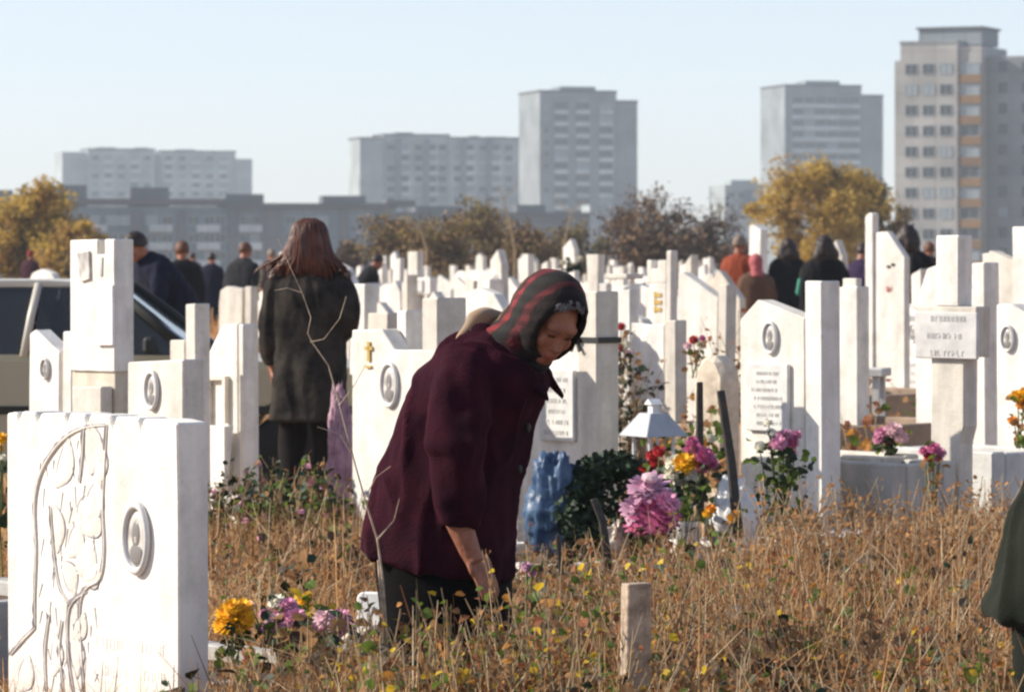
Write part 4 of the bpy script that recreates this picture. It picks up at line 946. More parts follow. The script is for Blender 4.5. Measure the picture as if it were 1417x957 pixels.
def ring(back, front, wy, n=28, yc=0.0, sq=2.4):
    """ring round a leaning trunk: back and front points (x, z) and half width wy"""
    b = Vector((back[0], 0, back[1])); f = Vector((front[0], 0, front[1])); c = (b + f) / 2; h = (f - b) / 2; out = []
    for k in range(n):
        a = 2 * math.pi * k / n; ca, sa = math.cos(a), math.sin(a); e = 2 / sq
        out.append(c + h * math.copysign(abs(ca) ** e, ca) + Vector((0, yc + wy * math.copysign(abs(sa) ** e, sa), 0)))
    return out
def spline_rings(R_, sub=4):
    out = []
    for i in range(len(R_) - 1):
        p0 = R_[max(i - 1, 0)]; p1 = R_[i]; p2 = R_[i + 1]; p3 = R_[min(i + 2, len(R_) - 1)]
        for k in range(sub):
            u = k / sub; out.append([.5 * (2 * a1 + (a2 - a0) * u + (2 * a0 - 5 * a1 + 4 * a2 - a3) * u * u + (3 * a1 - a0 - 3 * a2 + a3) * u ** 3) for a0, a1, a2, a3 in zip(p0, p1, p2, p3)])
    out.append(R_[-1]); return out
def folds(rings, amp, freq=3.0, seed=0.0, grow=True):
    n = len(rings); 
    for i, r in enumerate(rings):
        c = sum(r, Vector()) / len(r); k = (1 - i / max(1, n - 1)) if grow else 1
        for j, p in enumerate(r):
            a = noise.fractal(Vector((p.x * freq * 1.6 + seed, p.y * freq * 1.6, p.z * freq * .55)), .8, 2.1, 3); r[j] = p + (p - c).normalized() * a * amp * (.35 + .65 * k)
    return rings
def fold_mesh(me, amp, seed, zs=2.2, xs=9.0):
    n = len(me.vertices); co = np.empty(n * 3); me.vertices.foreach_get('co', co); co = co.reshape(-1, 3); no = np.empty(n * 3); me.vertices.foreach_get('normal', no); no = no.reshape(-1, 3)
    for i in range(n):
        x, y, z = co[i]; a = noise.noise(Vector((x * xs + z * 1.5 + seed, y * xs - z * 1.2, z * zs))); c = noise.noise(Vector((x * 4 + seed, y * 4, z * 5 + 3))); d = noise.noise(Vector((x * 22 + seed, y * 22, z * 9)))
        k = (max(0, 1 - abs(a) * 3.0) ** 1.5) * .85 + c * .6 + d * .30; co[i] += no[i] * (amp * k)
    me.vertices.foreach_set('co', co.reshape(-1)); me.update()
def sleeve(mb, pts, rad, n=16, fold=.012, seed=1.0, mi=0):
    P = [Vector(p) for p in pts]; Q = []; rr = []
    for i in range(len(P) - 1):
        p0 = P[max(i - 1, 0)]; p3 = P[min(i + 2, len(P) - 1)]
        for k in range(6):
            u = k / 6; a, b = P[i], P[i + 1]
            Q.append(.5 * (2 * a + (b - p0) * u + (2 * p0 - 5 * a + 4 * b - p3) * u * u + (3 * a - p0 - 3 * b + p3) * u ** 3)); rr.append(rad[i] * (1 - u) + rad[i + 1] * u)
    Q.append(P[-1]); rr.append(rad[-1]); o = len(mb.v); mb.tube(Q, rr, n, mi, True)
    for i in range(o, len(mb.v)):
        v = mb.v[i]; j = (i - o) // n; 
        if j < len(Q):
            c = Q[j]; mb.v[i] = v + (v - c).normalized() * fold * noise.fractal(Vector((v.x * 5 + seed, v.y * 5, v.z * 13)), .8, 2, 3)
def paint_head(me, c, P, f, l, u, k, extra=None):
    """skin / lips / eyes by place on the head: slots 0 skin, 1 lips, 2 eyes"""
    c = Vector(c)
    for p in me.polygons:
        d = (p.center - c) / k; a, b, e = d.dot(f), d.dot(l), d.dot(u)
        if a > .055:
            if abs(b) < .023 and -.072 < e < -.055: p.material_index = 1
            elif ((abs(b) - .031) / .014) ** 2 + ((e - .004) / .0065) ** 2 < 1: p.material_index = 2
            elif abs(abs(b) - .033) < .019 and abs(e - (.024 - .12 * max(0, abs(b) - .035))) < .0035: p.material_index = 3

def bending_woman(label, px, s, yaw, coat_m, skirt_m, scarf=True, drop=0.0, lean=0.0, near_hand=True):
    t = thing('person', label, 'person', G(px, s), -R(yaw))
    T = lambda p: Vector(p)
    # ---- head
    hc = Vector((.272, -.06, 1.358)); yw = -R(46); pitch = R(34)
    f = Vector((math.cos(yw) * math.cos(pitch), math.sin(yw) * math.cos(pitch), -math.sin(pitch))); up = Vector((.42, -.16, .86))
    body = MB(); k = .95
    P, f, l, u = head_prims(body, hc, f, up, k)
    capsule(body, [P(-.03, 0, -.04), Vector((.11, 0, 1.27))], [.055, .065])
    capsule(body, [Vector((.10, 0, 1.23)), Vector((.05, 0, 1.08)), Vector((-.03, 0, .88)), Vector((-.06, 0, .76))], [.11, .13, .125, .13], 16)
    capsule(body, [Vector((.05, -.13, 1.2)), Vector((.05, .13, 1.2))], [.075, .075])
    for sd_ in (-1, 1):
        capsule(body, [Vector((-.05, sd_ * .10, .76)), Vector((.0, sd_ * .11, .42)), Vector((-.03, sd_ * .11, .06))], [.10, .065, .042])
        capsule(body, [Vector((-.05, sd_ * .11, .045)), Vector((.12, sd_ * .12, .035))], [.035, .032])
    sh = Vector((.03, -.185, 1.20)); el = Vector((.055, -.24, .985)); wr = Vector((.088, -.228, .715))
    cu = Vector((.055, -.234, .80))
    capsule(body, [sh, el, cu, wr], [.055, .045, .040, .030])
    hd = (Vector((.15, -.215, .60)) - wr); hand_prims(body, wr, hd, (-.75, .5, -.3), 1.0, .42, 1)
    sh2 = Vector((.08, .17, 1.17)); el2 = Vector((.04, .19, .93)); wr2 = Vector((.06, .10, .66))
    capsule(body, [sh2, el2, wr2], [.055, .045, .03]); hand_prims(body, wr2, (.35, -.25, -.8), (-.8, -.2, -.2), 1.0, .5, -1)
    me = remesh(body, .0062, 'body', 2)
    for m in ('skin', 'lips', 'eyes', 'brow', 'shoe'): me.materials.append(M[m])
    paint_head(me, hc, P, f, l, u, k)
    for p in me.polygons:
        if p.center.z < .09: p.material_index = 4
    link('body', me, t)
    # ---- coat
    h = drop
    R_ = [ring((-.285 - lean, .700 - h), (.145, .625 - h), .238), ring((-.245, .875), (.145, .86), .218), ring((-.20, 1.02), (.188, 1.04), .205), ring((-.135, 1.15), (.22, 1.13), .205),
          ring((-.075, 1.258), (.25, 1.195), .205), ring((-.005, 1.325), (.235, 1.232), .155), ring((.07, 1.352), (.215, 1.262), .095)]
    mb = MB(); mb.loft(folds(spline_rings(R_, 5), .022, 2.6, px * .01), 0, True, True)
    sleeve(mb, [(.06, -.12, 1.225), (.05, -.215, 1.165), (.055, -.255, .985), (.052, -.240, .795)], [.080, .086, .076, .056], seed=px)
    sleeve(mb, [(.07, .12, 1.21), (.08, .18, 1.14), (.04, .195, .95), (.055, .12, .72)], [.075, .080, .07, .058], seed=px + 3)
    cme = remesh(mb, .0085, 'coat', 3); fold_mesh(cme, .019, px * .37); cme.materials.append(coat_m); link('coat', cme, t)
    cl = MB()       # fall collar with its points on the chest, and two buttons
    for sg in (-1, 1):
        A_ = [Vector((.03, sg * .075, 1.345)), Vector((.10, sg * .105, 1.325)), Vector((.18, sg * .095, 1.275)), Vector((.245, sg * .03, 1.235))]; B_ = [Vector((-.01, sg * .13, 1.285)), Vector((.075, sg * .165, 1.262)), Vector((.185, sg * .145, 1.205)), Vector((.278, sg * .085, 1.135))]
        cl.loft([[a, b + Vector((.004, sg * .006, .012)), b + Vector((0, 0, -.002)), a + Vector((0, 0, -.014))] for a, b in zip(A_, B_)])
    cl.build('collar', coat_m, t, bevel=.004)
    for z_, x_ in ((1.06, .203), (.94, .178)): bt = MB(); bt.ball((x_, -.03, z_), (.008, .014, .014)); bt.build('button', M['trimdark'], t, smooth=True)
    # ---- skirt
    S_ = [ring((-.205, .23), (.145, .23), .205), ring((-.225, .40), (.150, .42), .21), ring((-.235, .58), (.140, .62), .212), ring((-.225, .75), (.12, .80), .20), ring((-.17, .92), (.11, .92), .17)]
    mb = MB(); mb.loft(folds(spline_rings(S_, 4), .028, 3.2, 4 + px), 0, False, True); mb.build('skirt', skirt_m, t, smooth=True)
    # ---- headscarf: a hood open round the face, drawn in under the chin, falling on the collar
    if scarf:
        HK = MB(); n = 30; rings = []
        def hood(th, ph, g=1.0, a=.138, b=.099, d=.130):
            q = Vector((math.cos(th), math.sin(th) * math.sin(ph), math.sin(th) * math.cos(ph)))
            wob = 1 + .040 * noise.noise(q * 4.0 + Vector((3, 1, 2))) + .035 * (1 - 2 * abs(noise.noise(Vector((q.x * 9, q.y * 3, q.z * 3 + 5)))))
            return P(-.014 + a * q.x * g * wob, b * q.y * g * wob, .018 + d * q.z * g * wob)
        for i in range(13):
            w_ = i / 12; r_ = []
            for j in range(n):
                ph = 2 * math.pi * j / n; cp = math.cos(ph)
                th0 = R(50) + R(1) * (1 - cp) - R(4) * max(0, -cp) ** 3; th = th0 + (math.pi - .02 - th0) * w_
                g = 1.06 - .10 * (1 - w_) ** 6 + (.0 if cp > 0 else .10 * (-cp) * math.sin(math.pi * min(1, w_ * 1.4)))
                r_.append(hood(th, ph, g))
            rings.append(r_)
        inner = [P(0, 0, 0) + (p - P(0, 0, 0)) * .93 + f * -.012 for p in rings[0]]
        HK.loft([inner] + rings, 0, False, True)
        # fall over the nape and knot below the chin
        nb = [P(-.05, 0, -.03), Vector((.16, -.015, 1.285)), Vector((.11, 0, 1.235))]
        sleeve(HK, nb, [.098, .105, .14], 20, .02, 2.0)
        HK.ball(P(.045, 0, -.125), (.034, .034, .028), 0, 12, 8)
        for sg in (-1, 1): HK.loft([[P(.045, sg * .008, -.125) + Vector(q) for q in ((-.012, -.012, 0), (.012, -.012, 0), (.012, .012, 0), (-.012, .012, 0))], [P(.05, sg * .03, -.20) + Vector(q) for q in ((-.03, -.01, 0), (.03, -.01, 0), (.03, .01, 0), (-.03, .01, 0))]])
        sm = mat('plaid_headscarf', (.05, .022, .024), .85, sheen=.03, bump=.3, bscale=120); nt = sm.node_tree; b = nt.nodes['Principled BSDF']
        tc = nt.nodes.new('ShaderNodeTexCoord'); mp = nt.nodes.new('ShaderNodeVectorMath'); mp.operation = 'DOT_PRODUCT'; mp.inputs[1].default_value = tuple(f)
        nt.links.new(tc.outputs['Object'], mp.inputs[0]); off = Vector(hc).dot(f)
        mr = nt.nodes.new('ShaderNodeMapRange'); mr.inputs[1].default_value = off - .16; mr.inputs[2].default_value = off + .10; nt.links.new(mp.outputs['Value'], mr.inputs[0])
        ns = nt.nodes.new('ShaderNodeTexNoise'); ns.inputs['Scale'].default_value = 14; nt.links.new(tc.outputs['Object'], ns.inputs['Vector'])
        ad = nt.nodes.new('ShaderNodeMath'); ad.operation = 'MULTIPLY_ADD'; ad.inputs[1].default_value = .16; nt.links.new(ns.outputs['Fac'], ad.inputs[0]); nt.links.new(mr.outputs[0], ad.inputs[2])
        rp = nt.nodes.new('ShaderNodeValToRGB'); rp.color_ramp.interpolation = 'LINEAR'; nt.links.new(ad.outputs[0], rp.inputs['Fac']); e = rp.color_ramp.elements
        dk = (.012, .0075, .008, 1); red = (.16, .014, .018, 1); gold = (.26, .15, .06, 1)
        e[0].position = 0; e[0].color = dk; e[1].position = 1; e[1].color = dk
        for p_, c_ in ((.24, dk), (.27, gold), (.295, dk), (.34, dk), (.37, red), (.45, red), (.48, dk), (.50, (.012, .014, .012, 1)), (.66, dk), (.70, (.09, .014, .018, 1)), (.76, (.09, .014, .018, 1)), (.79, dk), (.93, (.014, .010, .010, 1))):
            q = e.new(p_); q.color = c_
        wv = nt.nodes.new('ShaderNodeTexWave'); wv.inputs['Scale'].default_value = 9; wv.inputs['Distortion'].default_value = 2.5; wv.inputs['Detail'].default_value = 3; nt.links.new(tc.outputs['Object'], wv.inputs['Vector']); wv.bands_direction = 'Z'
        n3 = nt.nodes.new('ShaderNodeTexNoise'); n3.inputs['Scale'].default_value = 34; n3.inputs['Detail'].default_value = 5; nt.links.new(tc.outputs['Object'], n3.inputs['Vector'])
        ml = nt.nodes.new('ShaderNodeMath'); ml.operation = 'MULTIPLY'; nt.links.new(wv.outputs['Fac'], ml.inputs[0]); nt.links.new(n3.outputs['Fac'], ml.inputs[1])
        r3 = nt.nodes.new('ShaderNodeValToRGB'); r3.color_ramp.elements[0].color = (.55, .50, .55, 1); r3.color_ramp.elements[1].color = (1.15, 1.1, 1.05, 1); r3.color_ramp.elements[0].position = .10; r3.color_ramp.elements[1].position = .42; nt.links.new(ml.outputs[0], r3.inputs['Fac'])
        m3 = nt.nodes.new('ShaderNodeMix'); m3.data_type = 'RGBA'; m3.blend_type = 'MULTIPLY'; m3.inputs[0].default_value = 1; nt.links.new(rp.outputs['Color'], m3.inputs[6]); nt.links.new(r3.outputs['Color'], m3.inputs[7]); nt.links.new(m3.outputs[2], b.inputs['Base Color'])
        HK.build('headscarf', sm, t, smooth=True)
        # grey hair over the forehead
        hb = MB(); rr = random.Random(8)
        for j in range(26):
            ph = rr.uniform(-.9, .5); th1 = R(58); th2 = R(rr.uniform(41, 47)) + abs(ph) * .10
            pts = [hood(th1 + (th2 - th1) * i / 4, ph + .12 * i / 4 * rr.choice([-1, 1]), .955 - .02 * (i / 4) ** 2) for i in range(5)]; hb.tube(pts, [.0036, .004, .0036, .003, .0015], 5)
        hb.build('hair', M['grey_hair'], t, smooth=True)
        # pale shawl collar showing at the nape
        cb = MB(); sleeve(cb, [(.015, -.10, 1.30), (.045, -.045, 1.355), (.075, .05, 1.37), (.10, .11, 1.31)], [.014, .024, .026, .016], 12, .022, 6.0)
        cb.build('shawl_collar', mat('ochre_shawl', (.34, .20, .095), .9, col2=(.26, .20, .15), scale=14, sheen=.2), t, smooth=True)
    return t
wine = cloth('wine_wool', (.036, .0060, .0135), (.015, .0033, .008), 7, .10, .7, 150); wine.node_tree.nodes['Principled BSDF'].inputs['Sheen Roughness'].default_value = .32; wine.node_tree.nodes['Principled BSDF'].inputs['Sheen Tint'].default_value = (.75, .16, .28, 1)
bending_woman('elderly woman in a wine red coat and dark plaid headscarf bending over among the weeds', 640, 480, 15, wine, cloth('black_skirt', (.007, .0065, .007), sheen=.0))
# second bending figure at the right frame edge, seen only from behind the hip
bending_woman('bending person in a dark green black coat, mostly cut off by the right frame edge', 1532, 540, 12, cloth('bottle_green_wool', (.016, .019, .013), (.010, .012, .009), sheen=.06), cloth('dark_skirt', (.012, .014, .011)), drop=.055, lean=.02)

def standing(label, px, s, heading, H, coat, hair, hair_style='short', lower=None, bend=0.0, coat_z=.42, lower_kind='trousers', skirt=False, arms='down', voxel=.011, coat_prof=None, width=1.0, yoff=0.0, strands=0):
    """heading: degrees; 0 faces right (+X), 90 faces away. H in metres. bend tilts everything above the hip forward"""
    k = H / 1.7; t = thing('person', label, 'person', G(px, s) + Vector((0, yoff, 0)), R(heading)); hip = .90 * k; b = R(bend)
    def bd(p):
        p = Vector(p); w_ = max(0.0, min(1.0, (p.z - hip + .10 * k) / (.25 * k))); w_ = w_ * w_ * (3 - 2 * w_); a = b * w_; d = p - Vector((0, 0, hip))
        return Vector((0, 0, hip)) + Vector((d.x * math.cos(a) + d.z * math.sin(a), d.y, -d.x * math.sin(a) + d.z * math.cos(a))) + Vector((-.14 * k * math.sin(b), 0, 0)) * max(0, min(1, p.z / hip))
    q = lambda x, y, z: bd((x * k, y * k, z * k))
    body = MB(); hc = q(.02, 0, 1.585); f = Vector((math.cos(b * .8), 0, -math.sin(b * .8))); up = Vector((math.sin(b * .8), 0, math.cos(b * .8)))
    P, f, l, u = head_prims(body, hc, f, up, k)
    capsule(body, [P(-.03, 0, -.05), q(-.02, 0, 1.40)], [.055 * k, .062 * k])
    capsule(body, [q(0, 0, 1.32), q(0, 0, 1.1), q(0, 0, .93)], [.11 * k, .11 * k, .12 * k], 14); capsule(body, [q(0, -.13, 1.37), q(0, .13, 1.37)], [.065 * k] * 2)
    arm_pts = []
    for sg in (-1, 1):
        capsule(body, [q(0, sg * .09, .90), q(.02, sg * .095, .50), q(-.02, sg * .10, .07)], [.09 * k, .062 * k, .042 * k]); capsule(body, [q(-.04, sg * .10, .042), q(.15, sg * .12, .035)], [.038 * k, .034 * k])
        if arms == 'down': A = [q(0, sg * .176, 1.375), q(-.03, sg * .225, 1.10), q(.05, sg * .23, .86)]
        elif arms == 'front': A = [q(0, sg * .176, 1.375), q(-.02, sg * .255, 1.12), q(.22, sg * .10, 1.06)]
        elif arms == 'mixed': A = [q(0, sg * .176, 1.375), q(-.03, sg * .228, 1.14), q(.20, sg * .12, 1.10)] if sg < 0 else [q(0, sg * .176, 1.375), q(-.02, sg * .215, 1.12), q(.05, sg * .215, .90)]
        else: A = [q(0, sg * .176, 1.375), q(.10, sg * .23, 1.14), q(.30, sg * .14, .98)]
        if arms == 'reach': A = [q(0, sg * .176, 1.375)] + [q(0, sg * .20, 1.36) + Vector((.06 * k, sg * .03 * k, -.26 * k)), q(0, sg * .20, 1.36) + Vector((.14 * k, 0, -.48 * k))]
        capsule(body, A, [.052 * k, .043 * k, .029 * k]); d = A[2] - A[1]
        hand_prims(body, A[2], d, Vector((0, -sg, -.2)) if arms in ('down', 'reach') else Vector((0, -sg, -.4)), k, .5, -sg if arms == 'x' else sg); arm_pts.append(A)
    me = remesh(body, voxel, 'body', 2)
    for m in ('skin', 'lips', 'eyes', 'brow', 'shoe'): me.materials.append(M[m])
    paint_head(me, hc, P, f, l, u, k)
    me.polygons.foreach_set('material_index', [4 if p.center.z < .085 * k else p.material_index for p in me.polygons]); link('body', me, t)
    prof = coat_prof or [(coat_z / 1.7 * 1.7 if False else coat_z, .19, .235), ((coat_z + .95) / 2, .165, .225), (.98, .15, .215), (1.15, .15, .225), (1.30, .145, .23), (1.40, .115, .195), (1.455, .08, .115), (1.49, .065, .07)]
    rg = []
    for z, dx, wy in prof:
        r_ = []
        for j in range(24):
            a = 2 * math.pi * j / 24; ca, sa = math.cos(a), math.sin(a); r_.append(q(dx * width * math.copysign(abs(ca) ** .85, ca), wy * width * math.copysign(abs(sa) ** .85, sa), z))
        rg.append(r_)
    mb = MB(); mb.loft(folds(spline_rings(rg, 4), .022 * k, 3.0, px), 0, True, True)
    for i, A in enumerate(arm_pts):
        e = (A[2] - A[1]).normalized() * .02 * k; sleeve(mb, [A[0] + Vector((0, 0, .015 * k)) - (A[0] - q(0, 0, 1.36)) * .35, A[0] + (A[1] - A[0]) * .15, A[1], A[2] - e], [.072 * k, .074 * k, .068 * k, .050 * k], 14, .012 * k, px + i)
    cme = remesh(mb, .011 if voxel < .01 else .017, 'coat', 3); fold_mesh(cme, .011 * k, px * .37); cme.materials.append(coat); link('coat', cme, t)
    lm = lower or DARK
    mb = MB()
    if skirt:
        rg = [[q(dx * math.cos(2 * math.pi * j / 22), wy * math.sin(2 * math.pi * j / 22), z) for j in range(22)] for z, dx, wy in ((.34, .19, .235), (.6, .175, .22), (.9, .14, .18))]; mb.loft(folds(spline_rings(rg, 4), .02 * k, 3, px + 5), 0, True, True); mb.build('skirt', lm, t, smooth=True)
    else:
        for sg in (-1, 1): sleeve(mb, [q(0, sg * .085, .93), q(.0, sg * .09, .86), q(.02, sg * .097, .50), q(-.02, sg * .10, .06)], [.105 * k, .108 * k, .078 * k, .068 * k], 14, .012 * k, px + sg)
        mb.build('trousers', lm, t, smooth=True)
    # hair
    hb = MB(); n = 22; rings = []
    hat = hair_style in ('scarf', 'hat'); A_, B_, D_ = (.112, .092, .112) if not hat else (.118, .098, .118)
    lo = {'short': 100, 'bun': 98, 'long': 100, 'scarf': 125, 'hat': 95}[hair_style]
    for i in range(9):
        w_ = i / 8; r_ = []
        for j in range(n):
            ph = 2 * math.pi * j / n; fr_ = math.cos(ph); mx = R(lo - 44 * max(0, fr_) ** 1.5 + (10 if fr_ < 0 else 0)); th = max(.02, mx * (1 - w_))
            wob = 1 + .05 * noise.noise(Vector((ph * 3, th * 4, px))); r_.append(P(-.014 + A_ * math.sin(th) * fr_ * wob, B_ * math.sin(th) * math.sin(ph) * wob, .028 + D_ * math.cos(th) * wob))
        rings.append(r_)
    hb.loft(rings, 0, True, True)
    if hair_style == 'long':
        rg = []
        for z, dx, wy, ox in ((.095, .050, .055, -.03), (.06, .098, .100, -.03), (-.01, .092, .122, -.045), (-.08, .080, .138, -.058), (-.14, .062, .142, -.062), (-.19, .040, .118, -.066)):
            rg.append([P(ox + dx * math.cos(2 * math.pi * j / 26), wy * math.sin(2 * math.pi * j / 26), z) for j in range(26)])
        hb.loft(folds(spline_rings(rg, 5), .03 * k, 9, px, False), 0, True, True)
    if strands:
        rs = random.Random(9)
        for j in range(strands):
            ph = rs.uniform(-2.55, 2.55) + math.pi; sx, sy = math.cos(ph), math.sin(ph); L_ = rs.uniform(.06, .19); w1 = rs.uniform(.92, 1.12); tw_ = rs.gauss(0, .05)
            pts = [P(-.014 + .03 * sx, .03 * sy, .148), P(-.016 + .095 * sx * w1, .078 * sy * w1, .11), P(-.024 + .108 * sx * w1, .098 * sy * w1, .03), P(-.040 + .094 * sx * w1, (.122 + tw_ * .2) * sy * w1, -.06), P(-.055 + .075 * sx, (.142 + tw_) * sy * w1, -.06 - L_ * .5), P(-.06 + .055 * sx, (.132 + tw_ * 1.5) * sy, -.04 - L_ * .85)]
            sleeve(hb, pts, [.003 * k, .0055 * k, .0075 * k, .0075 * k, .005 * k, .0015 * k], 4, .004, j)
    if hair_style == 'bun': hb.ball(P(-.115, 0, .03), .04 * k, 0, 10, 8)
    if hair_style == 'scarf': sleeve(hb, [P(-.05, 0, -.02), P(-.06, 0, -.12), P(-.07, 0, -.18)], [.085 * k, .09 * k, .11 * k], 14, .01, px)
    hb.build('headscarf' if hair_style == 'scarf' else 'hat' if hair_style == 'hat' else 'hair', hair, t, smooth=True)
    return t
DARK = cloth('dark_trousers', (.018, .018, .022)); JEANS = cloth('blue_jeans', (.035, .06, .10))
H_red = mat('auburn_hair', (.125, .034, .016), .5, col2=(.035, .012, .009), scale=9, spec=.5, bump=.9, bscale=16)
for n_ in [n for n in H_red.node_tree.nodes if n.type == 'TEX_NOISE']:
    mp_ = H_red.node_tree.nodes.new('ShaderNodeMapping'); mp_.inputs['Scale'].default_value = (5, 5, .45); H_red.node_tree.links.new(n_.inputs['Vector'].links[0].from_socket, mp_.inputs['Vector']); H_red.node_tree.links.new(mp_.outputs['Vector'], n_.inputs['Vector'])
H_dk = mat('dark_brown_hair', (.030, .016, .012), .55, col2=(.012, .008, .007), scale=40, spec=.4); H_br = mat('brown_hair', (.15, .065, .035), .6, col2=(.07, .03, .02), scale=40)
H_gr = mat('grey_brown_hair', (.24, .19, .15), .7, col2=(.13, .10, .08), scale=40)
lea = mat('dark_waxed_coat', (.042, .036, .031), .8, col2=(.009, .008, .008), scale=5.5, bump=.7, bscale=22, spec=.08)
nt_ = None
standing('woman with long auburn hair in a long dark coat, standing with her back turned', 428, 246, 84, 1.70, lea, H_red, 'long', cloth('faded_dark_trousers', (.016, .013, .014), (.009, .008, .008)), arms='mixed', voxel=.008, width=.98, strands=420,
         coat_prof=[(.60, .19, .225), (.78, .17, .212), (.98, .155, .205), (1.15, .15, .225), (1.30, .142, .222), (1.39, .115, .170), (1.45, .08, .105), (1.49, .065, .07)])
navy = cloth('navy_jacket', (.013, .015, .032)); blk = cloth('black_coat', (.014, .013, .016)); chr_ = cloth('charcoal_coat', (.028, .028, .032))
standing('stooping person in a navy jacket with pale sleeve edge, beyond the car', 236, 150, 214, 1.84, navy, H_dk, 'short', JEANS, bend=36, coat_z=.80, width=1.1, arms='reach')
standing('heavy set person with light brown hair in a long black coat beside the stooping one', 252, 118, 110, 1.62, blk, H_br, 'short', cloth('petrol_blue_trousers', (.025, .05, .075)), coat_z=.40, width=1.15)
standing('person with a dull red cap behind the stooping one', 190, 84, 130, 1.55, chr_, mat('red_brown_cap', (.20, .04, .03), .9), 'hat', bend=8)
standing('balding man in a dark jacket with pale collar, turned three quarters away', 334, 102, 60, 1.62, chr_, H_br, 'short', coat_z=.75, bend=10, width=1.12)
standing('small dark figure between the stooping person and the balding man', 293, 76, 80, 1.44, navy, H_dk, 'short', coat_z=.55)
standing('dark violet coated figure far off left of the small dark figure', 266, 62, 100, 1.42, cloth('violet_coat', (.05, .03, .06)), H_dk, 'short', coat_z=.5)
standing('grey haired person in a brown grey coat close by the standing woman\'s shoulder', 376, 72, 120, 1.50, cloth('taupe_coat', (.11, .09, .075)), H_gr, 'short', coat_z=.5)
standing('lone far figure in dark coat and red hat at the left edge', 42, 60, 70, 1.45, cloth('plum_coat', (.06, .025, .035)), mat('red_hat', (.22, .03, .025), .9), 'hat', coat_z=.5)
standing('dark stooping figure right of the standing woman', 500, 92, 20, 1.52, blk, H_dk, 'short', bend=30, coat_z=.55, arms='reach')
standing('figure in an orange jacket beside the tall tapering pillar stone', 1023, 104, 60, 1.70, cloth('orange_jacket', (.24, .055, .028), (.17, .038, .02)), H_gr, 'short', cloth('rust_trousers', (.10, .04, .03)), coat_z=.75)
standing('person in a brown coat and pink headscarf, back turned', 1046, 116, 100, 1.46, cloth('brown_coat', (.13, .075, .05), (.09, .05, .035)), mat('pink_scarf', (.45, .10, .12), .8, col2=(.25, .08, .07), scale=30), 'scarf', coat_z=.40, width=1.1)
standing('dark haired figure in black between two pale stones', 1091, 104, 90, 1.66, blk, H_dk, 'long', coat_z=.6)
standing('woman with long dark hair in a black coat carrying a green bag', 1141, 124, 100, 1.68, blk, H_dk, 'long', coat_z=.45, width=1.1)
standing('dark figure with a purple scarf left of the tall blade stone', 1182, 108, 30, 1.62, cloth('purple_black_coat', (.035, .022, .055)), H_dk, 'short', bend=16, coat_z=.5)
standing('long haired dark figure right of the tall blade stone', 1256, 132, 75, 1.78, blk, H_dk, 'long', coat_z=.5, width=1.1)
standing('distant figure in plum coat beside the big cross', 1286, 92, 100, 1.62, cloth('plum_dark_coat', (.06, .03, .045)), H_br, 'short', coat_z=.5)
def green_bag():
    mb = MB(); t = thing('shoulder_bag', 'green carrier bag hanging at the long haired woman\'s left', 'bag', G(1112, 124) + Vector((0, 0, 1.02)))
    mb.prism([(-.09, .02), (-.06, 0), (.08, 0), (.09, .03), (.06, .20), (-.06, .20)], -.04, .04); mb.build('bag_body', mat('green_plastic', (.03, .26, .17), .5, var=.3, scale=20), t, bevel=.02)
    m2 = MB(); m2.tube([(-.05, 0, .20), (-.03, 0, .30), (.03, 0, .30), (.05, 0, .20)], .006, 6); m2.build('handle', M['l_grn'], t)
green_bag()

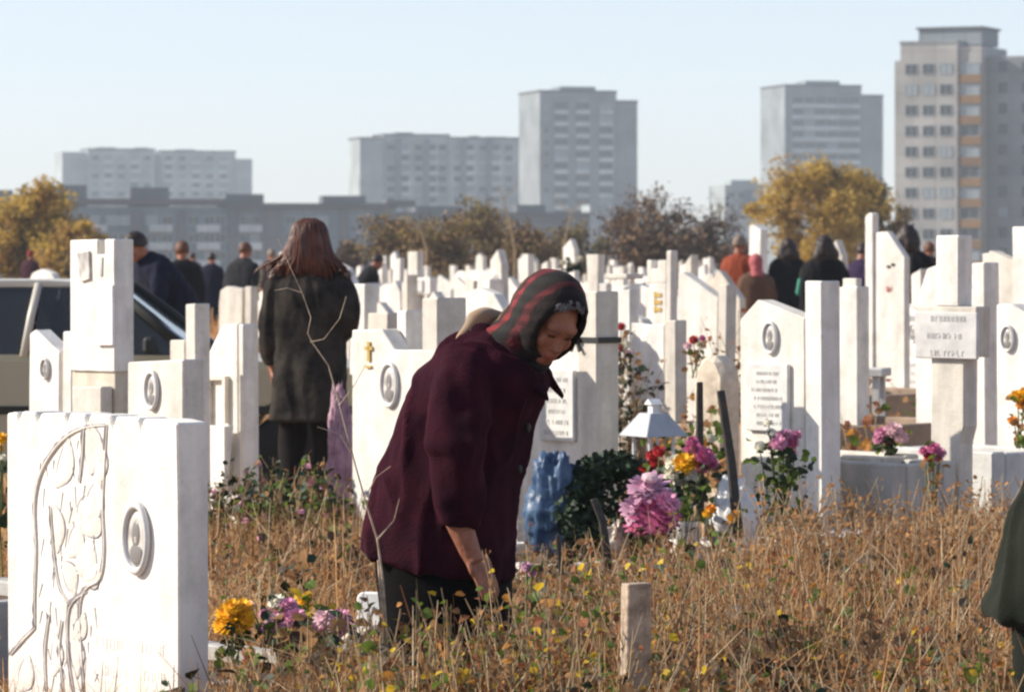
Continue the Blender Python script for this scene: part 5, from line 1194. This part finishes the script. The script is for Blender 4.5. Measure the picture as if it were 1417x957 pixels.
# ------------------------------------------------------------------ parked car
def car():
    s = 232.0; t = thing('parked_car', 'beige saloon car with pale roof and dark windows parked behind the stones at left', 'car', G(408, s) + Vector((0, .8, 0)), 0)
    hw = .80; wb = 2.5
    arch = lambda cx, r=.34: [(cx + r * math.cos(a), .30 + r * math.sin(a)) for a in [math.pi * i / 10 for i in range(11)]]
    top = [(.70, .34), (.74, .50), (.70, .70), (.62, .80), (.3, .855), (-.30, .895), (-.66, .925), (-1.4, .93), (-2.9, .93), (-3.02, .92), (-3.45, .89), (-3.55, .70), (-3.52, .40), (-3.42, .30)]
    bot = [(-2.86, .22)] + [(-wb + .34 * math.cos(math.pi - math.pi * i / 10), .30 + .34 * math.sin(math.pi * i / 10)) for i in range(11)] + [(-2.1, .22), (-.38, .22)] + [(.34 * math.cos(math.pi - math.pi * i / 10), .30 + .34 * math.sin(math.pi * i / 10)) for i in range(11)] + [(.42, .24)]
    mb = MB(); mb.prism(top + bot, -hw, hw); mb.build('body', M['carpaint'], t, bevel=.035, seg=2)
    mb = MB(); mb.prism([(-1.10, 1.325), (-1.2, 1.352), (-1.5, 1.372), (-2.2, 1.372), (-2.6, 1.345), (-2.62, 1.315)], -.62, .62); mb.build('roof', M['carroof'], t, bevel=.02, seg=2)
    def pillar(x0, z0, x1, z1, r, m):
        for sg in (-1, 1):
            p = MB(); p.tube([(x0, sg * (hw - .03), z0), ((x0 + x1) / 2, sg * .72, (z0 + z1) / 2 + .015), (x1, sg * .625, z1)], [r * 1.1, r, r], 8); p.build('pillar', M[m], t, smooth=True)
    pillar(-.60, .92, -1.12, 1.34, .032, 'trimdark'); pillar(-1.62, .92, -1.55, 1.35, .024, 'carroof'); pillar(-2.55, .92, -2.45, 1.35, .03, 'carroof'); pillar(-3.0, .91, -2.6, 1.335, .035, 'carpaint')
    for sg in (-1, 1):
        p = MB(); p.tube([(-.55, sg * (hw - .02), .935), (-.86, sg * .735, 1.16), (-1.10, sg * .645, 1.345)], .009, 6); p.build('chrome_strip', M['chrome'], t)
    for sg in (-1, 1):
        o, i_ = sg * (hw - .045), sg * .615
        for a, b_ in ((((-.66, .93), (-1.58, .93), (-1.53, 1.33), (-1.14, 1.33))), None), (((-1.66, .93), (-2.52, .93), (-2.44, 1.33), (-1.57, 1.33)), None), (((-2.58, .93), (-2.96, .92), (-2.6, 1.325), (-2.47, 1.33)), None):
            m = MB(); m.add([(x, o if z < 1 else i_, z) for x, z in a] + [(x, (o if z < 1 else i_) - sg * .006, z) for x, z in a], [(0, 1, 2, 3), (7, 6, 5, 4), (0, 4, 5, 1), (1, 5, 6, 2), (2, 6, 7, 3), (3, 7, 4, 0)]); m.build('side_window', M['glass'], t)
    for q in (((-.60, .93), (-1.12, 1.335), .74, .60, 'windscreen'), ((-3.0, .92), (-2.6, 1.335), .72, .60, 'rear_window')):
        (xa, za), (xb, zb), wa, wb_, nm = q; m = MB(); m.add([(xa, -wa, za), (xa, wa, za), (xb, wb_, zb), (xb, -wb_, zb), (xa - .006, -wa, za - .006), (xa - .006, wa, za - .006), (xb - .006, wb_, zb - .006), (xb - .006, -wb_, zb - .006)], [(0, 1, 2, 3), (7, 6, 5, 4), (0, 4, 5, 1), (1, 5, 6, 2), (2, 6, 7, 3), (3, 7, 4, 0)]); m.build(nm, M['glass'], t)
    for x in (-1.55, -2.35):
        for sg in (-1, 1):
            m = MB(); m.box((x, sg * .36, .80), (.16, .5, .62)); m.box((x - .01, sg * .36, 1.16), (.10, .26, .16)); m.build('seat', M['seat'], t, bevel=.04, seg=2)
    m = MB(); m.lathe([(.17, 0), (.185, .012), (.17, .024), (.155, .012), (.17, 0)], (0, 0, 0), 20); o = m.build('steering_wheel', M['rubber'], t); o.location = (-1.12, .36, .93); o.rotation_euler = (0, R(-60), 0)
    for x in (0, -wb):
        for sg in (-1, 1):
            w = MB(); w.lathe([(.16, -.085), (.27, -.085), (.295, -.06), (.30, 0), (.295, .06), (.27, .085), (.16, .085)], (0, 0, 0), 28, 0, 1, 'y'); wo = w.build('wheel', M['rubber'], t, smooth=True); wo.location = (x, sg * .70, .30)
            r_ = MB(); r_.lathe([(.17, -.07), (.165, .07), (.09, .08), (.001, .085)], (0, 0, 0), 24, 0, 1, 'y'); ro = r_.build('rim', M['chrome'], wo); ro.rotation_euler = (0, 0, 0 if sg < 0 else math.pi)
    for sg in (-1, 1):
        m = MB(); m.ball((.70, sg * .56, .66), (.05, .13, .075)); m.build('headlight', M['lamp'], t, smooth=True)
        m = MB(); m.box((-3.53, sg * .6, .72), (.03, .22, .14)); m.build('tail_light', M['f_red'], t)
        m = MB(); m.box((-.86, sg * .88, .99), (.07, .16, .10)); m.build('wing_mirror', M['trimdark'], t, bevel=.02)
        for x in (-1.45, -2.35): m = MB(); m.box((x, sg * (hw + .012), .82), (.14, .025, .028)); m.build('door_handle', M['chrome'], t)
        m = MB(); m.box((-1.4, sg * (hw + .002), .60), (4.0, .012, .05)); m.build('rubbing_strip', M['trimdark'], t)
    for x, nm in ((.76, 'bumper'), (-3.58, 'bumper')): m = MB(); m.box((x, 0, .42), (.12, 1.62, .14)); m.build(nm, M['trimdark'], t, bevel=.03, seg=2)
car()

# ------------------------------------------------------------------ trees
def limbs(mb, r, p, d, L, rad, depth, ends, spread=.75, n=6):
    q = [p]; dd = d.copy()
    for i in range(3): dd = (dd + Vector((r.gauss(0, .16), r.gauss(0, .16), r.gauss(.05, .08)))).normalized(); q.append(q[-1] + dd * L / 3)
    mb.tube(q, [rad, rad * .86, rad * .74, rad * .6], n, 0, depth == 0); ends.append((q[-1], depth))
    if depth <= 0: return
    for k in range(r.choice([2, 3, 3])):
        nd = (dd + Vector((r.gauss(0, spread), r.gauss(0, spread), r.gauss(.12, .4)))).normalized(); limbs(mb, r, r.choice(q[1:]), nd, L * r.uniform(.6, .85), rad * .58, depth - 1, ends, spread, max(4, n - 1))
def tree(label, px, D, top, wpx, leafm, weights, nleaf=5200, leaf=.17, seed=1, bare=False, name='tree', cat='tree', group=None, low=.12, fill=0, twig='bark'):
    s = F / D; r = random.Random(seed); X = (px - CX) / s; h = CH + (HZ - top) / s; t = thing(name, label, cat, (X, D, ground_z(X, D)), 0, group); Wd = wpx / s / 2; h -= ground_z(X, D)
    mb = MB(); ends = []; stems = 1 if not bare else 5
    for k in range(stems):
        b0 = Vector((r.uniform(-.4, .4) * Wd * (stems > 1), r.uniform(-.3, .3) * Wd * (stems > 1), -.1)); d = Vector((r.gauss(0, .25), r.gauss(0, .25), 1)).normalized()
        limbs(mb, r, b0, d, h * .36, .045 * h / (1.6 if bare else 1.2), 4, ends, .8)
    zmax = max(e.z for e, _ in ends); xm = max(abs(e.x) for e, _ in ends) or 1
    kx, kz = Wd * .92 / xm, h * .98 / zmax
    for v in mb.v: v.x *= kx; v.y *= kx; v.z *= kz
    mb.build('trunk', M[twig], t)
    V = []; Fs = []; Ms = []; tips = [Vector((e.x * kx, e.y * kx, e.z * kz)) for e, d in ends if d <= 2]
    cl = [(e, r.uniform(.07, .17) * (Wd + h) * .6, r.choices(range(len(weights)), weights)[0]) for e in tips if e.z > h * low]
    for k in range(fill):
        a_, q_, zz = r.uniform(0, 6.283), math.sqrt(r.random()), r.uniform(-1, 1); e_ = math.sqrt(max(.05, 1 - zz * zz)); cl.append((Vector((Wd * .88 * q_ * e_ * math.cos(a_), Wd * .88 * q_ * e_ * math.sin(a_), h * (.54 + .40 * zz))), r.uniform(.08, .17) * (Wd + h) * .6, r.choices(range(len(weights)), weights)[0]))
    for k in range(int(nleaf)):
        c, rad, m0 = r.choice(cl); d = Vector((r.gauss(0, 1), r.gauss(0, 1), r.gauss(0, .8))).normalized(); p = c + d * rad * (r.random() ** .5)
        if p.z < .05: continue
        leaf_quad(V, Fs, Ms, p, leaf * r.uniform(.6, 1.3), m0 if r.random() < .7 else r.choices(range(len(weights)), weights)[0], r)
    mb = MB(); mb.add(V, [], 0)
    mb.f = [list(f_) for f_ in Fs]; mb.m = Ms
    mb.build('crown', [M[m] for m in leafm], t); return t
M['t_yel'] = mat('autumn_yellow', (.60, .42, .09), .7, var=.25, scale=1.3); M['t_och'] = mat('autumn_ochre', (.45, .28, .075), .75, var=.3, scale=1.3); M['t_olv'] = mat('olive_foliage', (.30, .235, .085), .75, var=.3, scale=1.3)
M['t_brn'] = mat('brown_foliage', (.23, .145, .10), .85, var=.3, scale=1.3); M['t_tan'] = mat('tan_foliage', (.50, .33, .19), .85, var=.3, scale=1.3); M['t_dk'] = mat('dusk_foliage', (.095, .085, .062), .8, var=.3, scale=1.3); M['t_bark'] = mat('grey_bark', (.17, .12, .095), .9)
for k_ in ('t_yel', 't_och', 't_olv', 't_brn', 't_tan', 't_dk'): leafy(M[k_], .5)
M['t_brn'] = mat('brown_foliage', (.11, .065, .042), .85, var=.3, scale=1.3); M['t_tan'] = mat('tan_foliage', (.26, .16, .08), .85, var=.3, scale=1.3); M['t_dk'] = mat('dusk_foliage', (.060, .055, .040), .8, var=.3, scale=1.3); M['t_bark'] = mat('grey_bark', (.13, .09, .07), .9)
tree('broad amber leaved tree at the left edge of the field', 40, 135, 256, 210, ('t_yel', 't_och', 't_olv'), (.44, .42, .14), 14000, .15, 3, low=.02, fill=50)
tree('small ochre bush at the foot of the amber tree', 95, 128, 310, 110, ('t_och', 't_yel', 't_tan'), (.5, .3, .2), 4500, .15, 4, low=.0, fill=20, name='bush', cat='bush')
tree('round golden tree before the tower on the right', 1140, 150, 230, 222, ('t_yel', 't_och', 't_olv'), (.66, .28, .06), 16000, .14, 10, low=.02, fill=60)
tree('green brown tree at the right shoulder of the golden tree', 1208, 160, 246, 100, ('t_olv', 't_dk', 't_och'), (.5, .3, .2), 3600, .18, 6, low=.02)
for i, (px, D, top, w_, ms, ws, lab, nl) in enumerate([
    (560, 140, 298, 150, ('t_olv', 't_tan', 't_brn'), (.40, .38, .22), 'olive bush at the left end of the thicket in the centre', 5000),
    (620, 132, 300, 150, ('t_tan', 't_olv', 't_brn'), (.4, .4, .2), 'tan and olive bush second from the left in the thicket', 5000),
    (668, 145, 275, 130, ('t_olv', 't_tan', 't_brn'), (.5, .3, .2), 'tallest olive bush in the middle of the thicket', 5000),
    (722, 136, 300, 130, ('t_tan', 't_brn', 't_olv'), (.5, .3, .2), 'dry tan bush with bare stems in the thicket', 3800),
    (772, 150, 302, 130, ('t_olv', 't_dk', 't_tan'), (.5, .35, .15), 'dark olive bush at the right end of the thicket', 4600),
    (826, 155, 325, 90, ('t_dk', 't_olv'), (.6, .4), 'low dark bush between thicket and brown trees', 2600)]):
    tree(lab, px, D, top, w_, ms, ws, int(nl * .8), .12, 40 + i, True, 'bush', 'bush', low=.0, fill=16, twig='t_bark')
for i, (px, D, top, w_, lab, nl) in enumerate([(872, 150, 256, 110, 'nearly bare brown tree at the left of the brown pair', 3600), (938, 142, 256, 150, 'wide nearly bare brown tree right of the centre tower', 5200), (986, 158, 275, 80, 'small bare brown tree at the right of the brown pair', 2300),
                                     (905, 132, 300, 150, 'low russet brown scrub before the bare trees', 4200), (1010, 140, 318, 90, 'low russet scrub beside the golden tree', 2400), (480, 150, 330, 70, 'small dull bush left of the thicket', 2000)]):
    tree(lab, px, D, top, w_, ('t_brn', 't_dk', 't_tan'), (.58, .17, .25), int(nl * .6), .13, 70 + i, True, 'bare_tree' if i < 3 else 'bush', 'tree' if i < 3 else 'bush', low=.0, twig='t_bark')
def dead_branch(label, px, s, pts, r0):
    b = G(px, s); t = thing('dead_trunk', label, 'tree', b); mb = MB(); P = [W(x, y, s) - b for x, y in pts]; mb.tube([Vector((P[0].x, 0, -.1))] + P, [r0 * (1 - .75 * i / len(P)) for i in range(len(P) + 1)], 6)
    for i in range(1, len(P) - 1): mb.tube([P[i], P[i] + Vector((.35 * (-1) ** i, .1, .3)), P[i] + Vector((.5 * (-1) ** i, .2, .7))], [r0 * .35, r0 * .25, r0 * .1], 5)
    mb.build('trunk', M['stemb'], t)
dead_branch('pale leaning dead stem above the thicket', 708, 42, [(712, 345), (706, 310), (696, 275), (690, 255)], .05)
dead_branch('pale crooked dead stem at the left of the thicket', 585, 44, [(590, 345), (582, 318), (570, 302)], .05)
dead_branch('dark hooked bare branch at the right of the thicket', 790, 40, [(780, 340), (790, 295), (808, 278)], .05)

# ------------------------------------------------------------------ apartment buildings of the town
def wallmat(name, col, col2, panel=(3.2, 2.8), joint=.75, rot=0):
    m = mat(name, col, .85); nt = m.node_tree; b = nt.nodes['Principled BSDF']; tc = nt.nodes.new('ShaderNodeTexCoord')
    br = nt.nodes.new('ShaderNodeTexBrick'); br.offset = 0; br.inputs['Scale'].default_value = 1; br.inputs['Brick Width'].default_value = panel[0]; br.inputs['Row Height'].default_value = panel[1]; br.inputs['Mortar Size'].default_value = .09
    br.inputs['Color1'].default_value = (*col, 1); br.inputs['Color2'].default_value = (*col2, 1); br.inputs['Mortar'].default_value = (*[c * joint for c in col], 1); br.inputs['Bias'].default_value = 0
    sx = nt.nodes.new('ShaderNodeSeparateXYZ'); cb = nt.nodes.new('ShaderNodeCombineXYZ'); ad = nt.nodes.new('ShaderNodeMath'); ad.operation = 'ADD'
    nt.links.new(tc.outputs['Object'], sx.inputs[0]); nt.links.new(sx.outputs[0], ad.inputs[0]); nt.links.new(sx.outputs[1], ad.inputs[1]); nt.links.new(ad.outputs[0], cb.inputs[0]); nt.links.new(sx.outputs[2], cb.inputs[1]); nt.links.new(cb.outputs[0], br.inputs['Vector'])
    ns = nt.nodes.new('ShaderNodeTexNoise'); ns.inputs['Scale'].default_value = .12; ns.inputs['Detail'].default_value = 6; nt.links.new(tc.outputs['Object'], ns.inputs['Vector'])
    rp = nt.nodes.new('ShaderNodeValToRGB'); rp.color_ramp.elements[0].color = (.72, .72, .72, 1); rp.color_ramp.elements[1].color = (1.1, 1.1, 1.1, 1); rp.color_ramp.elements[0].position = .35; rp.color_ramp.elements[1].position = .65; nt.links.new(ns.outputs['Fac'], rp.inputs['Fac'])
    mx = nt.nodes.new('ShaderNodeMix'); mx.data_type = 'RGBA'; mx.blend_type = 'MULTIPLY'; mx.inputs[0].default_value = 1; nt.links.new(br.outputs['Color'], mx.inputs[6]); nt.links.new(rp.outputs['Color'], mx.inputs[7]); nt.links.new(mx.outputs[2], b.inputs['Base Color']); return m
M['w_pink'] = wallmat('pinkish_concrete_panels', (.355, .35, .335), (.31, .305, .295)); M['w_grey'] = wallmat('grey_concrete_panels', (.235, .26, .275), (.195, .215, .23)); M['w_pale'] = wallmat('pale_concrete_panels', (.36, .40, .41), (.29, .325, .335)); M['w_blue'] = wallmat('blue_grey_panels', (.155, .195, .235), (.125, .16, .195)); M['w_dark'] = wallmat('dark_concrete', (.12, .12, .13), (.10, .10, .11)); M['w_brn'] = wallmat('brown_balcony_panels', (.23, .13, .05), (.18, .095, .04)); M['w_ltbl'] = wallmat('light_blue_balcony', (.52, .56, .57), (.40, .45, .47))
M['roofdk'] = mat('bitumen_roof', (.07, .065, .07), .9)
def win_mesh(w, h, frame='whitepaint', pane='pane'):
    mb = MB(); f_ = .07
    for bx in ((0, -.03, h / 2 - f_ / 2, w, f_), (0, -.03, -h / 2 + f_ / 2, w, f_)): mb.box((bx[0], bx[1], bx[2]), (bx[3], .09, bx[4]), 0)
    for x in (-w / 2 + f_ / 2, 0, w / 2 - f_ / 2): mb.box((x, -.031, 0), (f_, .088, h - 2 * f_), 0)
    return mb.mesh('window', [M[frame]])
PANE = {}
def pane_mesh(w, h, m):
    if (w, h, m) not in PANE: mb = MB(); mb.box((0, -.01, 0), (w - .02, .03, h - .02)); PANE[(w, h, m)] = mb.mesh('pane', M[m])
    return PANE[(w, h, m)]
WINS = {}
def window(parent, x, y, z, w, h, rz=0.0, r=random, frame='w_pale', pale=.3):
    if (w, h, frame) not in WINS: WINS[(w, h, frame)] = win_mesh(w, h, frame)
    o = link('window', WINS[(w, h, frame)], parent, (x, y, z), rz); link('pane', pane_mesh(w, h, 'pane_l' if r.random() < pale else 'pane'), o); return o
class Bld:
    def __init__(b, label, pxl, s, a): b.fr = Frame(pxl, s, a); b.s = s; b.z0 = ground_z(b.fr.p.x, b.fr.p.y) - 1; b.t = thing('apartment_block', label, 'building', b.fr.p, -b.fr.a); b.r = random.Random(int(pxl))
    def u(b, px, y0=0): return b.fr.uv(px, 300, y0)[0]
    def z(b, py): return CH - (py - HZ) / b.s
    def block(b, name, pxa, pxb, pytop, y0, depth, m, z0=None, pybot=None):
        ua, ub = b.u(pxa, y0), b.u(pxb, y0); mb = MB(); zt = b.z(pytop); zb = b.z(pybot) if pybot is not None else (b.z0 if z0 is None else z0); mb.box(((ua + ub) / 2, y0 + depth / 2, (zt + zb) / 2), (ub - ua, depth, zt - zb)); return mb.build(name, M[m], b.t)
    def parapet(b, pxa, pxb, py, y0, depth, m='roofdk', h=.5, name='parapet'):
        ua, ub = b.u(pxa, y0), b.u(pxb, y0); mb = MB(); z = b.z(py); mb.box(((ua + ub) / 2, y0 + depth / 2, z + h / 2 - .002), (ub - ua + .3, depth + .3, h)); return mb.build(name, M[m], b.t)
def tower_right():
    b = Bld('tall pinkish concrete tower with brown balcony column, at the right edge', 1325, 10.2, 24); r = b.r
    uL = b.u(1246); W2 = 16.0; zt = b.z(60)
    mb = MB(); mb.box((uL / 2, W2 / 2, (zt + b.z0) / 2), (-uL, W2, zt - b.z0)); mb.build('wall', M['w_pink'], b.t)
    b.block('side_wing', 1238, 1246, 82, 1.2, 10, 'w_pink'); 
    # balcony column across the corner and the shaded flank beyond it
    cw = 3.2; mb = MB(); mb.box((cw / 2, 6.5, (zt + b.z0) / 2 - .2), (cw, 12.0, zt - b.z0 - .4)); mb.build('balcony_core', M['w_pink'], b.t)
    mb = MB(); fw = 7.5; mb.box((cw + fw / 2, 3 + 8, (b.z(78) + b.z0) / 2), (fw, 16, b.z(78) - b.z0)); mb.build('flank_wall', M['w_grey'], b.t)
    mb = MB(); mb.box((uL * .25, 7, zt + 1.0), (-uL * 1.1, 8, 2.2)); mb.build('roof_house', M['w_grey'], b.t)
    mb = MB(); mb.box((uL * .25, 7, zt + 2.25), (-uL * 1.1 + .6, 8.6, .3)); mb.build('roof', M['roofdk'], b.t)
    mb = MB(); mb.box((uL / 2, W2 / 2, zt + .2), (-uL + .2, W2 + .2, .4)); mb.build('parapet', M['w_grey'], b.t)
    rows = [95 + 28.6 * i for i in range(10)]
    for py in rows:
        for px in (1261, 1285, 1309): window(b.t, b.u(px), -.02, b.z(py), 1.75, 1.5, 0, r, 'w_pale', .35)
        mb = MB(); mb.box((cw / 2 + .05, .32, b.z(py + 14)), (cw + .1, .3, 1.15)); mb.build('balcony_panel', M['w_brn'], b.t)
        window(b.t, cw / 2, .46, b.z(py), 2.7, 1.55, 0, r, 'w_pale', .55)
        window(b.t, cw + 2.3, 2.98, b.z(py - 2), 1.3, 1.5, 0, r, 'w_blue', .1); window(b.t, cw + 5.6, 2.98, b.z(py - 2), 1.3, 1.5, 0, r, 'w_blue', .1)
tower_right()
def tower_mid():
    b = Bld('grey concrete tower with three columns of balconies, centre of the skyline', 800, 5.9, -14); r = b.r
    b.block('wall', 747, 853, 128, 0, 20, 'w_grey'); b.block('right_wing', 853.4, 882, 141, .8, 16, 'w_grey'); b.block('roof_house', 775, 824, 119, 4, 9, 'w_grey', pybot=128); b.parapet(747, 853, 128, 0, 20); b.parapet(853.5, 882, 141, .8, 16)
    for i in range(12):
        py = 148 + 16.5 * i
        for px in (776, 806, 838):
            window(b.t, b.u(px), -.02, b.z(py), 3.3, 1.9, 0, r, 'w_dark', .05); mb = MB(); mb.box((b.u(px), -.35, b.z(py + 7.2)), (3.3, .7, 1.0)); mb.build('balcony', M['w_ltbl'], b.t)
        if i % 1 == 0: window(b.t, b.u(756), -.02, b.z(py), 1.2, 1.3, 0, r, 'w_pale', .6)
tower_mid()
def tower_east():
    b = Bld('grey blue tower with banded balconies behind the golden tree', 1140, 5.5, -14); r = b.r
    b.block('wall', 1086, 1192, 120, 0, 20, 'w_grey'); b.block('right_wing', 1192.4, 1222, 133, .8, 16, 'w_grey'); b.block('roof_house', 1115, 1162, 111, 4, 9, 'w_grey', pybot=120); b.parapet(1086, 1192, 120, 0, 20); b.parapet(1192.5, 1222, 133, .8, 16)
    for i in range(10):
        py = 140 + 15.5 * i; mb = MB(); u0, u1 = b.u(1096), b.u(1189); mb.box(((u0 + u1) / 2, -.35, b.z(py + 7)), (u1 - u0, .7, 1.1)); mb.build('balcony', M['w_ltbl'], b.t)
        for px in (1104, 1120, 1136, 1152, 1168, 1182): window(b.t, b.u(px), -.02, b.z(py), 2.6, 1.8, 0, r, 'w_dark', .15)
tower_east()
def slab_left():
    b = Bld('pale long prefabricated block in two sections, far left skyline', 220, 4.5, -16); r = b.r
    b.block('wall', 122, 214, 208, 0, 14, 'w_pale'); b.block('end_section', 86, 121.6, 211, 1.5, 14, 'w_pale'); b.block('wall', 222, 326, 210, 2.0, 14, 'w_pale'); b.block('stair_section', 214.4, 221.6, 215, 1, 14, 'w_blue'); b.block('end_section', 326.4, 349, 219, 1.5, 14, 'w_pale')
    b.parapet(122, 214, 208, 0, 14); b.parapet(222, 326, 210, 2, 14); b.block('roof_house', 135, 160, 204, 4, 5, 'w_grey', pybot=208); b.block('roof_house', 188, 206, 204, 4, 5, 'w_grey', pybot=208); b.block('roof_house', 244, 270, 206, 5, 5, 'w_grey', pybot=210)
    for i in range(6):
        py = 219 + 12.4 * i
        for j, px in enumerate((132, 150, 168, 186, 204, 233, 252, 271, 290, 309)):
            y0 = -.02 if px < 214 else 1.98; window(b.t, b.u(px, y0), y0, b.z(py), 2.2, 1.4, 0, r, 'w_blue', .4)
            if j % 2: mb = MB(); mb.box((b.u(px, y0), y0 - .4, b.z(py + 5.5)), (3.2, .8, 1.0)); mb.build('balcony', M['w_ltbl'], b.t)
slab_left()
def slab_mid():
    b = Bld('pale green grey long block with uneven roofline left of the centre tower', 600, 5.4, -14); r = b.r
    b.block('end_section', 498, 531, 193, 0, 14, 'w_pale'); b.block('wall', 531.4, 622, 188, 1.2, 14, 'w_pale'); b.block('wall', 622.4, 735, 192, 0, 14, 'w_pale'); b.parapet(498, 531, 193, 0, 14); b.parapet(531.5, 622, 188, 1.2, 14)
    b.parapet(622.5, 735, 192, 0, 14)
    for pa, pb, pt in ((548, 572, 183), (600, 620, 185), (652, 664, 187), (672, 700, 188)): b.block('roof_house', pa, pb, pt, 4, 5, 'w_grey', pybot=193)
    for i in range(7):
        py = 204 + 14.5 * i
        for px in (541, 560, 579, 598, 612, 633, 650, 668, 686, 704): y0 = 1.18 if px < 622 else -.02; window(b.t, b.u(px, y0), y0, b.z(py), 1.9, 1.4, 0, r, 'w_blue', .4)
        for px in (560, 598, 650, 686): y0 = 1.18 if px < 622 else -.02; mb = MB(); mb.box((b.u(px, y0), y0 - .4, b.z(py + 6.6)), (3.0, .8, 1.0)); mb.build('balcony', M['w_ltbl'], b.t)
    for px in (551, 590, 641, 676): y0 = 1.2 if px < 622 else 0; mb = MB(); zt = b.z(192); mb.box((b.u(px, y0), y0 - .45, (zt + b.z0) / 2), (1.4, .9, zt - b.z0)); mb.build('recess_fin', M['w_blue'], b.t)
slab_mid()
def row_front():
    b = Bld('long low dark blue grey apartment row in front of the pale blocks, left', 250, 8.9, -9); r = b.r
    b.block('wall', -120, 548, 286, 0, 13, 'w_blue'); b.parapet(-120, 311, 283, -.8, 14.4, h=.9, name='roof'); b.parapet(312.5, 548, 288, -.8, 14.4, h=.8, name='roof')
    for pa, pb, pt in ((70, 120, 256), (-60, 18, 263), (180, 234, 259), (312, 365, 268), (447, 506, 270), (535, 575, 276)): b.block('roof_house', pa, pb, pt, 3, 6, 'w_dark', pybot=286)
    for pa, pb in ((-30, -5), (60, 84), (183, 198), (246, 256), (316, 330), (360, 388), (470, 482), (520, 536)):
        ua, ub = b.u(pa), b.u(pb); mb = MB(); zt = b.z(291); mb.box(((ua + ub) / 2, -.25, (zt + b.z0) / 2), (ub - ua, .5, zt - b.z0)); mb.build('stair_panel', M['w_dark'], b.t)
    for i in range(4):
        py = 305 + 24.5 * i
        for px in (20, 45, 105, 130, 155, 172, 210, 232, 268, 290, 305, 340, 352, 402, 424, 446, 498): window(b.t, b.u(px), -.02, b.z(py), 1.7, 1.4, 0, r, 'w_ltbl', .3)
        for px in (132, 222, 288, 346, 424, 30): mb = MB(); mb.box((b.u(px), -.5, b.z(py + 11)), (3.6, 1.0, 1.1)); mb.build('balcony', M['w_ltbl'], b.t)
row_front()
def row_mid():
    b = Bld('low dark roofed row behind the thicket at the skyline foot', 700, 8.2, -9); r = b.r
    b.block('wall', 549, 815, 300, 0, 12, 'w_dark'); b.parapet(549, 815, 300, -.4, 12.8, h=.8, name='roof'); b.block('roof_house', 715, 755, 283, 3, 5, 'w_dark', pybot=300); b.block('roof_house', 575, 640, 285, 3, 5, 'w_dark', pybot=300); b.block('stair_house', 816, 842, 283, 0, 8, 'w_pale')
    for px in (570, 600, 640, 690, 730, 780): window(b.t, b.u(px), -.02, b.z(322), 1.7, 1.4, 0, r, 'w_ltbl', .3)
    b = Bld('small pale square block between the brown trees and golden tree', 1030, 6.0, -14); b.block('wall', 1003, 1056, 256, 0, 12, 'w_pale'); b.block('roof_house', 1012, 1048, 249, 2, 6, 'w_pale', pybot=256); b.block('roof_house', 1030, 1047, 262, -1, .9, 'w_blue', pybot=300)
    for px in (1012, 1026, 1044):
        for py in (270, 286): window(b.t, b.u(px), -.02 if px != 1044 else -1.02, b.z(py), 1.7, 1.4, 0, b.r, 'w_ltbl', .3)
row_mid()
